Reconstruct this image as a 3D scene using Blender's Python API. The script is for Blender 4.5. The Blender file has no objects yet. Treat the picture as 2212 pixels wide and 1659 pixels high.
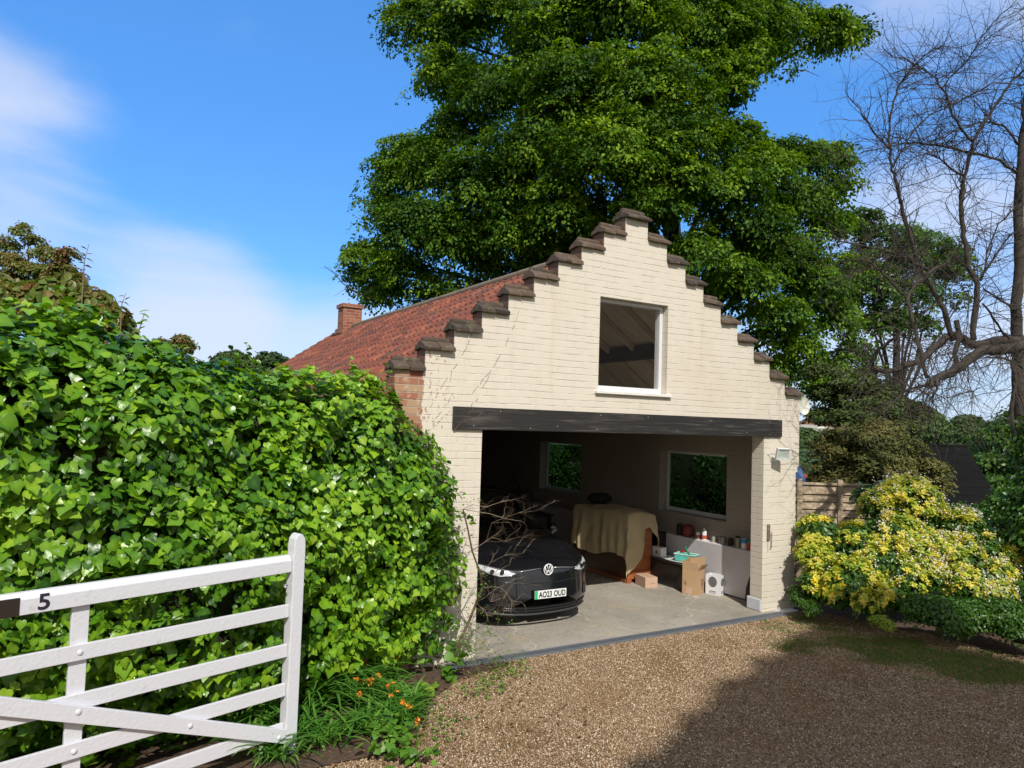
import bpy, math, random
import numpy as np
from mathutils import Vector, Matrix, noise
random.seed(7); RNG = np.random.default_rng(11)
SC = bpy.context.scene
# ------------------------------------------------------------------ camera, sky, sun, exposure
M = np.array([[0.86186747, -0.05352103, -0.50430146],
              [-0.50612241, -0.02801208, -0.86200663],
              [0.03200895, 0.99817374, -0.05123089]])      # rows: world x, y, z in camera axes
EYE = np.array([0.0, 0.0, 2.6]); FPX = 1550.0
cam_d = bpy.data.cameras.new('camera'); cam = bpy.data.objects.new('camera', cam_d)
SC.collection.objects.link(cam); SC.camera = cam
cam_d.sensor_width = 36; cam_d.lens = 36*FPX/2212.0; cam_d.clip_start = 0.05; cam_d.clip_end = 3000
q, r_ = np.linalg.qr(M); q = q*np.sign(np.diag(r_))
mw = Matrix([[*q[i], EYE[i]] for i in range(3)] + [[0, 0, 0, 1]]); cam.matrix_world = mw
SUN = np.array([-0.37, -1.0, 1.05]); SUN = SUN/np.linalg.norm(SUN)       # towards the sun
sun_d = bpy.data.lights.new('sun', 'SUN'); sun = bpy.data.objects.new('sun', sun_d)
SC.collection.objects.link(sun); sun_d.energy = 4.4; sun_d.angle = math.radians(0.5); sun_d.color = (1.0, 0.95, 0.87)
sun.rotation_mode = 'QUATERNION'; sun.rotation_quaternion = Vector(SUN).to_track_quat('Z', 'Y'); sun.location = (-10, -25, 30)
world = bpy.data.worlds.new('World'); SC.world = world; world.use_nodes = True
wn, wl = world.node_tree.nodes, world.node_tree.links; wn.clear()
def N(nodes, typ, **kw):
    n = nodes.new(typ)
    for k, v in kw.items():
        if k.startswith('i_'):
            key = k[2:]; key = int(key) if key.isdigit() else key.replace('_', ' ')
            n.inputs[key].default_value = v
        else: setattr(n, k, v)
    return n
sky = N(wn, 'ShaderNodeTexSky', sky_type='NISHITA', sun_disc=False, sun_elevation=math.radians(44.6),
        sun_rotation=math.radians(200.3), altitude=50, air_density=1.0, dust_density=0.35, ozone_density=2.5)
hs = N(wn, 'ShaderNodeHueSaturation', i_Saturation=1.05, i_Value=1.0); mt = N(wn, 'ShaderNodeMixRGB', blend_type='MULTIPLY', i_0=1.0); wl.new(sky.outputs[0], mt.inputs[1]); mt.inputs[2].default_value = (.92, 1.30, 1.62, 1); fx_ = N(wn, 'ShaderNodeMixRGB', i_0=.5); wl.new(mt.outputs[0], fx_.inputs[1]); fx_.inputs[2].default_value = (1.0, 2.95, 7.4, 1); wl.new(fx_.outputs[0], hs.inputs['Color'])
tc = N(wn, 'ShaderNodeTexCoord'); mp = N(wn, 'ShaderNodeMapping'); mp.inputs['Scale'].default_value = (1.6, 1.6, 4.2)
mp.inputs['Rotation'].default_value = (0.15, 0.1, 0.5); mp.inputs['Location'].default_value = (0.35, 0.9, 0.2)
wl.new(tc.outputs['Generated'], mp.inputs[0])
nz = N(wn, 'ShaderNodeTexNoise', i_Scale=1.5, i_Detail=5.0, i_Roughness=0.5, i_Distortion=0.35); wl.new(mp.outputs[0], nz.inputs[0])
def wmath(op, a, b=None, c=None, clamp=False):
    n = N(wn, 'ShaderNodeMath', operation=op, use_clamp=clamp)
    for i, s in enumerate((a, b, c)):
        if s is None: continue
        if isinstance(s, (int, float)): n.inputs[i].default_value = s
        else: wl.new(s, n.inputs[i])
    return n.outputs[0]
def wdot(d):
    n = N(wn, 'ShaderNodeVectorMath', operation='DOT_PRODUCT'); wl.new(tc.outputs['Generated'], n.inputs[0])
    d = np.array(d, float); n.inputs[1].default_value = d/np.linalg.norm(d); return n.outputs['Value']
sep = N(wn, 'ShaderNodeSeparateXYZ'); wl.new(tc.outputs['Generated'], sep.inputs[0])
def ray(px, py): return M@np.array([px-1106.0, -(py-829.5), -FPX])
def bank(px, py, c0, c1, amt):        # a bank of cloud round one direction of the sky
    d = wdot(ray(px, py)); n = N(wn, 'ShaderNodeMapRange', interpolation_type='SMOOTHSTEP')
    wl.new(d, n.inputs[0]); n.inputs[1].default_value = c0; n.inputs[2].default_value = c1; n.inputs[4].default_value = amt
    return n.outputs[0]
cover = wmath('ADD', bank(-190, 290, 0.970, 0.999, 0.27), bank(2250, 330, 0.94, 0.998, 0.30))
cover = wmath('ADD', cover, bank(400, 650, 0.99, 0.9997, 0.20))
low = N(wn, 'ShaderNodeMapRange', interpolation_type='SMOOTHSTEP'); wl.new(sep.outputs[2], low.inputs[0])
low.inputs[1].default_value = 0.235; low.inputs[2].default_value = 0.06; low.inputs[3].default_value = 0.0; low.inputs[4].default_value = 0.30
cover = wmath('ADD', cover, low.outputs[0])
# unseen bright cloud added behind the viewer to lift the shade
cover = wmath('ADD', cover, bank(1106, 829, -.05, -.6, 0.60))
c = wmath('ADD', nz.outputs[0], cover)
cl = N(wn, 'ShaderNodeMapRange', interpolation_type='SMOOTHSTEP'); wl.new(c, cl.inputs[0])
cl.inputs[1].default_value = 0.58; cl.inputs[2].default_value = 1.05; cl.inputs[3].default_value = 0.0; cl.inputs[4].default_value = 0.85
mxs = N(wn, 'ShaderNodeMixRGB'); wl.new(cl.outputs[0], mxs.inputs[0]); wl.new(hs.outputs[0], mxs.inputs[1])
mxs.inputs[2].default_value = (5.6, 6.1, 7.2, 1)
# unseen warm-white cloud added overhead and behind to warm the shade; open blue ahead
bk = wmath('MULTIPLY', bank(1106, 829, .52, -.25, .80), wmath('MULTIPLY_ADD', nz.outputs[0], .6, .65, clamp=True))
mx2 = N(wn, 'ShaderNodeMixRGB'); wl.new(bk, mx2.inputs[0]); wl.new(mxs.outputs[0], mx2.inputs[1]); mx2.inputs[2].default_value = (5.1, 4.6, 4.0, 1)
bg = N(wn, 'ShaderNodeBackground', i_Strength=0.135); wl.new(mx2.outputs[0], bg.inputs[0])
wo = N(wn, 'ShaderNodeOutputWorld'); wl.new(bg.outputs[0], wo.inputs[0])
SC.view_settings.view_transform = 'Standard'; SC.view_settings.look = 'None'; SC.view_settings.exposure = 0.0; SC.view_settings.gamma = 1.0
SC.render.engine = 'CYCLES'; SC.cycles.use_denoising = True
SC.cycles.max_bounces = 8; SC.cycles.transparent_max_bounces = 12; SC.cycles.caustics_reflective = False; SC.cycles.caustics_refractive = False

# ------------------------------------------------------------------ helpers
def at(px, py, D):
    d = ray(px, py)/FPX; return d*D+EYE
def on_z(px, py, z=0.0):
    d = ray(px, py); return d*((z-EYE[2])/d[2])+EYE
def on_y(px, py, y):
    d = ray(px, py); return d*(y/d[1])+EYE
def on_x(px, py, x):
    d = ray(px, py); return d*(x/d[0])+EYE
def on_v(px, py, P, g):
    n = np.array([-g[1], g[0], 0.]); d = ray(px, py); return d*((n[:2]@np.array(P[:2]))/(n@d))+EYE
def tag(o, label=None, cat=None, group=None, kind=None):
    if label: o['label'] = label
    if cat: o['category'] = cat
    if group: o['group'] = group
    if kind: o['kind'] = kind
    return o
def link(o, parent=None):
    SC.collection.objects.link(o)
    if parent is not None:
        o.parent = parent; o.matrix_parent_inverse = parent.matrix_basis.inverted()   # children are built in world space
    return o
def empty(name, loc, label, cat, group=None):
    o = bpy.data.objects.new(name, None); o.location = Vector(loc); o.empty_display_size = 0.2
    link(o); tag(o, label, cat, group); return o
def copy_tree(o, delta, rz=0.0, label=None, parent=None):
    c = o.copy(); SC.collection.objects.link(c)
    if parent is None:
        c.location = o.location+Vector(delta); c.rotation_euler.z += rz
        if label: c['label'] = label
    else: c.parent = parent
    for ch in [x for x in SC.objects if x.parent == o]: copy_tree(ch, delta, 0, None, c)
    return c
class MB:
    """collects shapes into one mesh"""
    def __init__(s): s.v = []; s.f = []; s.n = 0; s.r = []; s.rv = 0.5
    def add(s, V, F):
        V = np.asarray(V, float).reshape(-1, 3); s.v.append(V); s.r.append(np.full(len(V), s.rv))
        s.f.extend([tuple(int(i)+s.n for i in f) for f in F]); s.n += len(V); return s
    def box(s, a, b, ax=None, o=None):
        a = np.array(a, float); b = np.array(b, float); lo = np.minimum(a, b); hi = np.maximum(a, b)
        V = np.array([[lo[0], lo[1], lo[2]], [hi[0], lo[1], lo[2]], [hi[0], hi[1], lo[2]], [lo[0], hi[1], lo[2]],
                      [lo[0], lo[1], hi[2]], [hi[0], lo[1], hi[2]], [hi[0], hi[1], hi[2]], [lo[0], hi[1], hi[2]]])
        if ax is not None: V = V@np.array(ax, float)+np.array(o, float)
        return s.add(V, [(0, 3, 2, 1), (4, 5, 6, 7), (0, 1, 5, 4), (1, 2, 6, 5), (2, 3, 7, 6), (3, 0, 4, 7)])
    def prism(s, pts, a, b):          # pts: 3D outline at one end, (b-a) extrusion
        P = np.array(pts, float); d = np.array(b, float)-np.array(a, float); n = len(P)
        F = [tuple(range(n))[::-1], tuple(range(n, 2*n))]+[(i, (i+1) % n, n+(i+1) % n, n+i) for i in range(n)]
        return s.add(np.vstack([P, P+d]), F)
    def tube(s, P, R, k=6, cap=True):
        P = np.asarray(P, float); n = len(P); R = np.broadcast_to(np.asarray(R, float), (n,))
        T = np.gradient(P, axis=0); T /= np.linalg.norm(T, axis=1)[:, None]+1e-9
        up = np.array([0, 0, 1.]) if abs(T[0][2]) < .9 else np.array([1., 0, 0]); V = []
        for i in range(n):
            u = np.cross(T[i], up); u /= np.linalg.norm(u)+1e-9; w = np.cross(u, T[i]); up = w
            for j in range(k):
                a = 2*math.pi*j/k; V.append(P[i]+R[i]*(math.cos(a)*u+math.sin(a)*w))
        F = [(i*k+j, i*k+(j+1) % k, (i+1)*k+(j+1) % k, (i+1)*k+j) for i in range(n-1) for j in range(k)]
        if cap: F += [tuple(range(k))[::-1], tuple((n-1)*k+j for j in range(k))]
        return s.add(V, F)
    def lathe(s, c, prof, k=20):       # prof: (r, z) pairs
        V = [[c[0]+r*math.cos(2*math.pi*j/k), c[1]+r*math.sin(2*math.pi*j/k), c[2]+z] for r, z in prof for j in range(k)]
        n = len(prof)
        F = [(i*k+j, i*k+(j+1) % k, (i+1)*k+(j+1) % k, (i+1)*k+j) for i in range(n-1) for j in range(k)]
        F += [tuple(range(k))[::-1], tuple((n-1)*k+j for j in range(k))]
        return s.add(V, F)
    def grid(s, P):                    # P: (n,m,3)
        P = np.asarray(P, float); n, m = P.shape[:2]
        return s.add(P.reshape(-1, 3), [(i*m+j, i*m+j+1, (i+1)*m+j+1, (i+1)*m+j) for i in range(n-1) for j in range(m-1)])
    def build(s, name, mat, parent=None, smooth=False, bevel=0, label=None, solid=0):
        me = bpy.data.meshes.new(name); V = np.vstack(s.v)
        me.from_pydata(V.tolist(), [], s.f); me.materials.append(mat)
        at_ = me.attributes.new('rnd', 'FLOAT', 'POINT'); at_.data.foreach_set('value', np.concatenate(s.r).astype('f'))
        if smooth: me.polygons.foreach_set('use_smooth', [True]*len(me.polygons))
        me.update(); o = bpy.data.objects.new(name, me); link(o, parent)
        if solid:
            m = o.modifiers.new('thick', 'SOLIDIFY'); m.thickness = solid; m.offset = -1
        if bevel:
            m = o.modifiers.new('edge', 'BEVEL'); m.width = bevel; m.segments = 2; m.limit_method = 'ANGLE'; m.angle_limit = math.radians(40)
        if label: o['label'] = label
        return o
def np_mesh(name, V, F, rnd, mat, parent=None, smooth=False):
    """V (n,3), F (m,k) same-size faces, rnd (n,)"""
    me = bpy.data.meshes.new(name); m, k = F.shape
    me.vertices.add(len(V)); me.vertices.foreach_set('co', V.astype('f').ravel())
    me.loops.add(m*k); me.loops.foreach_set('vertex_index', F.astype('i').ravel())
    me.polygons.add(m); me.polygons.foreach_set('loop_start', np.arange(0, m*k, k, dtype='i'))
    me.polygons.foreach_set('loop_total', np.full(m, k, 'i'))
    if smooth: me.polygons.foreach_set('use_smooth', np.ones(m, bool))
    me.materials.append(mat); a = me.attributes.new('rnd', 'FLOAT', 'POINT'); a.data.foreach_set('value', rnd.astype('f'))
    me.update(calc_edges=True); me.validate()
    o = bpy.data.objects.new(name, me); link(o, parent); return o
def nrm(a): return a/(np.linalg.norm(a, axis=-1, keepdims=True)+1e-9)
def leaves(name, C, Nn, T, S, tv, tf, mat, parent=None, smooth=False, width=None, rnd=None, voff=None):
    """one leaf per row: centre C, normal Nn, tip direction T, size S; template tv (x side, y tip, z normal)"""
    C = np.asarray(C); n = len(C); Nn = nrm(Nn); T = nrm(T-(T*Nn).sum(1)[:, None]*Nn); B = np.cross(T, Nn)
    W = np.ones(n) if width is None else width
    V = C[:, None, :]+S[:, None, None]*(tv[None, :, 0:1]*W[:, None, None]*B[:, None, :]+tv[None, :, 1:2]*T[:, None, :]+tv[None, :, 2:3]*Nn[:, None, :])
    F = (tf[None]+(np.arange(n)*len(tv))[:, None, None]).reshape(-1, tf.shape[1])
    if rnd is None: rnd = RNG.random(n)
    rv = np.repeat(rnd, len(tv)) if voff is None else np.clip(rnd[:, None]+voff[None], 0, 1).ravel()
    return np_mesh(name, V.reshape(-1, 3), F, rv, mat, parent, smooth)
DIA_V = np.array([[0, -.5, 0], [.30, 0, .05], [0, .5, -.06], [-.30, 0, .05]]); DIA_F = np.array([[0, 1, 2], [0, 2, 3]])
LNG_V = np.array([[0, -.5, 0], [.13, -.05, .03], [0, .5, -.12], [-.13, -.05, .03]])
_o = [(0, -.36), (.20, -.46), (.38, -.36), (.44, -.14), (.45, .05), (.31, .17), (.18, .36), (0, .60), (-.18, .36), (-.31, .17), (-.45, .05), (-.44, -.14), (-.38, -.36), (-.20, -.46)]
_i = [(x*.5, y*.5-.03) for x, y in _o]
_z = lambda x, y: .16*abs(x)-.30*x*x-.30*max(y, 0)**2-.12*max(-y-.2, 0)
IVY_V = np.array([[x, y, _z(x, y)+.03*math.sin(9*x+4*y)] for x, y in _o]+[[x, y, _z(x, y)] for x, y in _i]+[[0, -.03, 0]])
IVY_F = np.array([f for i in range(14) for f in ((i, (i+1) % 14, 14+(i+1) % 14), (i, 14+(i+1) % 14, 14+i), (14+i, 14+(i+1) % 14, 28))])
OVL_V = np.array([[0, -.5, 0], [.24, -.25, .06], [.28, .08, .05], [0, .5, -.14], [-.28, .08, .05], [-.24, -.25, .06], [0, -.05, -.02]])
OVL_F = np.array([[i, (i+1) % 6, 6] for i in range(6)])
BLD_V = np.array([[-.03, 0, 0], [.03, 0, 0], [.035, .4, .10], [-.035, .4, .10], [.025, .75, .06], [-.025, .75, .06], [0, 1.0, -.08]])
def rdir(n): return nrm(RNG.normal(size=(n, 3)))
def sample(me_v, me_f, n):
    """points and normals spread evenly over a quad/tri mesh given as arrays"""
    V = np.asarray(me_v); F = np.asarray(me_f)
    if F.shape[1] == 4: F = np.vstack([F[:, [0, 1, 2]], F[:, [0, 2, 3]]])
    a, b, c_ = V[F[:, 0]], V[F[:, 1]], V[F[:, 2]]; cr = np.cross(b-a, c_-a); ar = np.linalg.norm(cr, axis=1)
    i = RNG.choice(len(F), n, p=ar/ar.sum()); u, w = RNG.random(n), RNG.random(n); k = u+w > 1; u[k], w[k] = 1-u[k], 1-w[k]
    return a[i]+u[:, None]*(b-a)[i]+w[:, None]*(c_-a)[i], nrm(cr[i])
def fbm(P, s, seed=0.0):
    return np.array([noise.fractal(Vector((p[0]*s+seed, p[1]*s, p[2]*s)), 1.0, 2.0, 3) for p in P])

# ------------------------------------------------------------------ materials
def new_mat(name):
    m = bpy.data.materials.new(name); m.use_nodes = True; nt = m.node_tree; nt.nodes.clear()
    out = N(nt.nodes, 'ShaderNodeOutputMaterial'); b = N(nt.nodes, 'ShaderNodeBsdfPrincipled'); nt.links.new(b.outputs[0], out.inputs[0])
    return m, nt.nodes, nt.links, b, out
def simple(name, col, rough=.6, metal=0, var=.12, scale=8, bump=.0, spec=.5, bscale=None, coat=0):
    m, n, l, b, o = new_mat(name)
    t = N(n, 'ShaderNodeTexCoord'); z = N(n, 'ShaderNodeTexNoise', i_Scale=scale, i_Detail=5.0); l.new(t.outputs['Object'], z.inputs[0])
    mx = N(n, 'ShaderNodeMixRGB'); l.new(z.outputs[0], mx.inputs[0]); c0 = [max(0, x*(1-var*2)) for x in col]; c1 = [min(1, x*(1+var*2)) for x in col]
    mx.inputs[1].default_value = (*c0, 1); mx.inputs[2].default_value = (*c1, 1); l.new(mx.outputs[0], b.inputs['Base Color'])
    b.inputs['Roughness'].default_value = rough; b.inputs['Metallic'].default_value = metal; b.inputs['Specular IOR Level'].default_value = spec
    b.inputs['Coat Weight'].default_value = coat; b.inputs['Coat Roughness'].default_value = .03
    if bump:
        z2 = N(n, 'ShaderNodeTexNoise', i_Scale=bscale or scale*4, i_Detail=4.0); l.new(t.outputs['Object'], z2.inputs[0])
        bp = N(n, 'ShaderNodeBump', i_Strength=bump, i_Distance=.01); l.new(z2.outputs[0], bp.inputs['Height']); l.new(bp.outputs[0], b.inputs['Normal'])
    return m
def leafmat(name, cols, rough=.45, trans=.3, spec=.5, tcol=None, pscale=1.2, bump=0, hue=.485):
    """leaf colour varies leaf by leaf (rnd) and patch by patch; light comes through the blade"""
    m, n, l, b, o = new_mat(name)
    a = N(n, 'ShaderNodeAttribute', attribute_name='rnd'); t = N(n, 'ShaderNodeTexCoord')
    z = N(n, 'ShaderNodeTexNoise', i_Scale=pscale, i_Detail=2.0); l.new(t.outputs['Object'], z.inputs[0])
    ad = N(n, 'ShaderNodeMath', operation='MULTIPLY_ADD'); l.new(z.outputs[0], ad.inputs[0]); ad.inputs[1].default_value = .9; ad.inputs[2].default_value = -.45
    ad2 = N(n, 'ShaderNodeMath', operation='ADD', use_clamp=True); l.new(ad.outputs[0], ad2.inputs[0]); l.new(a.outputs['Fac'], ad2.inputs[1])
    cr = N(n, 'ShaderNodeValToRGB'); l.new(ad2.outputs[0], cr.inputs[0]); e = cr.color_ramp.elements
    while len(e) < len(cols): e.new(.5)
    for i, c_ in enumerate(cols): e[i].position = i/(len(cols)-1); e[i].color = (*c_, 1)
    l.new(cr.outputs[0], b.inputs['Base Color']); b.inputs['Roughness'].default_value = rough; b.inputs['Specular IOR Level'].default_value = spec
    if bump:                                  # blistered blade breaks up the shine
        zb_ = N(n, 'ShaderNodeTexNoise', i_Scale=38., i_Detail=3.0); l.new(t.outputs['Object'], zb_.inputs[0])
        bp = N(n, 'ShaderNodeBump', i_Strength=bump, i_Distance=.012); l.new(zb_.outputs[0], bp.inputs['Height']); l.new(bp.outputs[0], b.inputs['Normal'])
    if trans:
        tr = N(n, 'ShaderNodeBsdfTranslucent'); hv = N(n, 'ShaderNodeHueSaturation', i_Hue=hue, i_Saturation=1.15, i_Value=1.5); l.new(cr.outputs[0], hv.inputs['Color']); l.new(hv.outputs[0], tr.inputs[0])
        ms = N(n, 'ShaderNodeMixShader', i_0=trans); l.new(b.outputs[0], ms.inputs[1]); l.new(tr.outputs[0], ms.inputs[2]); l.new(ms.outputs[0], o.inputs[0])
    return m
def mathn(n, l, op, a, b_=None, clamp=False, c_=None):
    x = N(n, 'ShaderNodeMath', operation=op, use_clamp=clamp)
    for i, s in enumerate((a, b_, c_)):
        if s is None: continue
        if isinstance(s, (int, float)): x.inputs[i].default_value = s
        else: l.new(s, x.inputs[i])
    return x.outputs[0]
def smooth(n, l, v, a, b_, o0=0., o1=1.):
    x = N(n, 'ShaderNodeMapRange', interpolation_type='SMOOTHSTEP'); l.new(v, x.inputs[0])
    for i, s in enumerate((a, b_, o0, o1)): x.inputs[1+i].default_value = s
    return x.outputs[0]
def brick_coords(n, l):
    t = N(n, 'ShaderNodeTexCoord'); s = N(n, 'ShaderNodeSeparateXYZ'); l.new(t.outputs['Object'], s.inputs[0])
    xy = mathn(n, l, 'ADD', s.outputs[0], s.outputs[1])
    z1 = N(n, 'ShaderNodeTexNoise', i_Scale=1.3, i_Detail=3.0); l.new(t.outputs['Object'], z1.inputs[0])
    zz = mathn(n, l, 'MULTIPLY_ADD', z1.outputs[0], .022, c_=s.outputs[2])
    z9 = N(n, 'ShaderNodeTexNoise', i_Scale=22., i_Detail=2.0); l.new(t.outputs['Object'], z9.inputs[0])
    zz = mathn(n, l, 'MULTIPLY_ADD', z9.outputs[0], .012, c_=zz)
    cb = N(n, 'ShaderNodeCombineXYZ'); l.new(xy, cb.inputs[0]); l.new(zz, cb.inputs[1])
    return t, s, cb
def brick_tex(n, l, cb, c1, c2, cm, mortar=.007):
    bt = N(n, 'ShaderNodeTexBrick', i_Scale=1.0, i_Mortar_Size=mortar, i_Mortar_Smooth=.25, i_Bias=0., i_Brick_Width=.235, i_Row_Height=.078)
    bt.inputs['Color1'].default_value = (*c1, 1); bt.inputs['Color2'].default_value = (*c2, 1); bt.inputs['Mortar'].default_value = (*cm, 1)
    l.new(cb.outputs[0], bt.inputs[0]); return bt
def painted_brick(name, col, scars=False, inner=False):
    m, n, l, b, o = new_mat(name); t, s, cb = brick_coords(n, l)
    bt = brick_tex(n, l, cb, (1, 1, 1), (1, 1, 1), (0, 0, 0), .006)
    z = N(n, 'ShaderNodeTexNoise', i_Scale=5., i_Detail=5.0, i_Roughness=.6); l.new(t.outputs['Object'], z.inputs[0])
    z2 = N(n, 'ShaderNodeTexNoise', i_Scale=1.1, i_Detail=3.0); l.new(t.outputs['Object'], z2.inputs[0])
    # paint fills some joints, others stay open
    mpn = N(n, 'ShaderNodeMapping'); mpn.inputs['Scale'].default_value = (3.0, 3.0, 9.0); l.new(t.outputs['Object'], mpn.inputs[0])
    zj = N(n, 'ShaderNodeTexNoise', i_Scale=1.6, i_Detail=3.0); l.new(mpn.outputs[0], zj.inputs[0])
    sz = N(n, 'ShaderNodeSeparateXYZ'); l.new(cb.outputs[0], sz.inputs[0])
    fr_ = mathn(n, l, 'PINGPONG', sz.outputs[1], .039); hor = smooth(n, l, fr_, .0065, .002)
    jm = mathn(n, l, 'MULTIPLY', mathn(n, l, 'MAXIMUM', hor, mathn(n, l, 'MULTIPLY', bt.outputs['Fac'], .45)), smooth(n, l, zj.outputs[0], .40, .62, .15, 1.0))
    mx = N(n, 'ShaderNodeMixRGB'); l.new(z.outputs[0], mx.inputs[0]); mx.inputs[1].default_value = (*[x*.93 for x in col], 1); mx.inputs[2].default_value = (*[min(1, x*1.05) for x in col], 1)
    dirt = N(n, 'ShaderNodeMixRGB', blend_type='MULTIPLY'); l.new(smooth(n, l, z2.outputs[0], .5, .8, 0, .35), dirt.inputs[0]); l.new(mx.outputs[0], dirt.inputs[1]); dirt.inputs[2].default_value = (.86, .80, .70, 1)
    # rain-washed streaks and grime on the paint
    mst = N(n, 'ShaderNodeMapping'); mst.inputs['Scale'].default_value = (7., 7., .55); l.new(t.outputs['Object'], mst.inputs[0])
    zst = N(n, 'ShaderNodeTexNoise', i_Scale=1., i_Detail=5.0, i_Roughness=.65); l.new(mst.outputs[0], zst.inputs[0])
    st_ = N(n, 'ShaderNodeMixRGB', blend_type='MULTIPLY'); l.new(smooth(n, l, zst.outputs[0], .52, .74, 0, .32), st_.inputs[0]); l.new(dirt.outputs[0], st_.inputs[1]); st_.inputs[2].default_value = (.80, .75, .64, 1); dirt = st_
    gr = N(n, 'ShaderNodeMixRGB'); l.new(mathn(n, l, 'MULTIPLY', jm, .24), gr.inputs[0]); l.new(dirt.outputs[0], gr.inputs[1]); gr.inputs[2].default_value = (.30, .24, .17, 1)  # joint lines tinted darker: painted shadow under brick edges plus dirt in the cracks
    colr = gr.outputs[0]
    bh = mathn(n, l, 'SUBTRACT', mathn(n, l, 'MULTIPLY', z.outputs[0], .25), jm)
    if scars:
        # bare red brick at the left corner and rust-brown ivy scars fading to the right
        bt2 = brick_tex(n, l, cb, (.30, .085, .05), (.42, .27, .16), (.34, .28, .22), .006)
        zr = N(n, 'ShaderNodeTexNoise', i_Scale=9., i_Detail=3.0); l.new(t.outputs['Object'], zr.inputs[0])
        fx = mathn(n, l, 'MULTIPLY_ADD', zr.outputs[0], .12, c_=s.outputs[0])
        bm = smooth(n, l, fx, 3.09, 3.075)
        zs = N(n, 'ShaderNodeMapping'); zs.inputs['Scale'].default_value = (34., 34., 17.); zs.inputs['Rotation'].default_value = (0, .35, 0); l.new(t.outputs['Object'], zs.inputs[0])
        zt = N(n, 'ShaderNodeTexNoise', i_Scale=1., i_Detail=2.0); l.new(zs.outputs[0], zt.inputs[0])
        fall = smooth(n, l, s.outputs[0], 2.95, 3.85, .06, -.13)
        sc = smooth(n, l, mathn(n, l, 'ADD', zt.outputs[0], fall), .665, .70)
        sc = mathn(n, l, 'MULTIPLY', sc, smooth(n, l, s.outputs[0], 4.2, 3.9))
        g2 = N(n, 'ShaderNodeMixRGB'); l.new(mathn(n, l, 'MULTIPLY', sc, .75), g2.inputs[0]); l.new(colr, g2.inputs[1]); g2.inputs[2].default_value = (.30, .15, .08, 1)
        zp = N(n, 'ShaderNodeTexNoise', i_Scale=14., i_Detail=4.0); l.new(t.outputs['Object'], zp.inputs[0])
        bc = N(n, 'ShaderNodeMixRGB'); l.new(smooth(n, l, zp.outputs[0], .52, .7, 0, .6), bc.inputs[0]); l.new(bt2.outputs['Color'], bc.inputs[1]); bc.inputs[2].default_value = (.55, .47, .36, 1)
        g3 = N(n, 'ShaderNodeMixRGB'); l.new(bm, g3.inputs[0]); l.new(g2.outputs[0], g3.inputs[1]); l.new(bc.outputs[0], g3.inputs[2]); colr = g3.outputs[0]
    l.new(colr, b.inputs['Base Color']); b.inputs['Roughness'].default_value = .62
    bp = N(n, 'ShaderNodeBump', i_Strength=.6, i_Distance=.010); l.new(bh, bp.inputs['Height']); l.new(bp.outputs[0], b.inputs['Normal'])
    return m
def raw_brick(name, c1, c2, cm, rough=.85, moss=0.):
    m, n, l, b, o = new_mat(name); t, s, cb = brick_coords(n, l); bt = brick_tex(n, l, cb, c1, c2, cm, .008)
    z = N(n, 'ShaderNodeTexNoise', i_Scale=12., i_Detail=5.0); l.new(t.outputs['Object'], z.inputs[0])
    mx = N(n, 'ShaderNodeMixRGB', blend_type='MULTIPLY', i_0=.6); l.new(bt.outputs['Color'], mx.inputs[1])
    cr = N(n, 'ShaderNodeMixRGB'); l.new(z.outputs[0], cr.inputs[0]); cr.inputs[1].default_value = (.45, .45, .42, 1); cr.inputs[2].default_value = (1.3, 1.25, 1.2, 1); l.new(cr.outputs[0], mx.inputs[2])
    l.new(mx.outputs[0], b.inputs['Base Color']); b.inputs['Roughness'].default_value = rough
    bp = N(n, 'ShaderNodeBump', i_Strength=.8, i_Distance=.01); l.new(mathn(n, l, 'SUBTRACT', mathn(n, l, 'MULTIPLY', z.outputs[0], .4), bt.outputs['Fac']), bp.inputs['Height']); l.new(bp.outputs[0], b.inputs['Normal'])
    return m
def attr_mat(name, cols, rough=.7, mossc=None, moss=(.5, .65), mscale=6., bump=.3, bscale=40., spec=.5, pat=0.0):
    """colour from the per-piece value, plus lichen or dirt patches"""
    m, n, l, b, o = new_mat(name); a = N(n, 'ShaderNodeAttribute', attribute_name='rnd'); t = N(n, 'ShaderNodeTexCoord')
    cr = N(n, 'ShaderNodeValToRGB'); l.new(a.outputs['Fac'], cr.inputs[0]); e = cr.color_ramp.elements
    while len(e) < len(cols): e.new(.5)
    for i, c_ in enumerate(cols): e[i].position = i/(len(cols)-1); e[i].color = (*c_, 1)
    col = cr.outputs[0]
    if mossc:
        z = N(n, 'ShaderNodeTexNoise', i_Scale=mscale, i_Detail=6.0, i_Roughness=.65); l.new(t.outputs['Object'], z.inputs[0])
        mx = N(n, 'ShaderNodeMixRGB'); l.new(smooth(n, l, z.outputs[0], moss[0], moss[1], 0, .85), mx.inputs[0]); l.new(col, mx.inputs[1]); mx.inputs[2].default_value = (*mossc, 1); col = mx.outputs[0]
    l.new(col, b.inputs['Base Color']); b.inputs['Roughness'].default_value = rough; b.inputs['Specular IOR Level'].default_value = spec
    z2 = N(n, 'ShaderNodeTexNoise', i_Scale=bscale, i_Detail=4.0); l.new(t.outputs['Object'], z2.inputs[0])
    bp = N(n, 'ShaderNodeBump', i_Strength=bump, i_Distance=.01); l.new(z2.outputs[0], bp.inputs['Height']); l.new(bp.outputs[0], b.inputs['Normal'])
    return m
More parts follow.
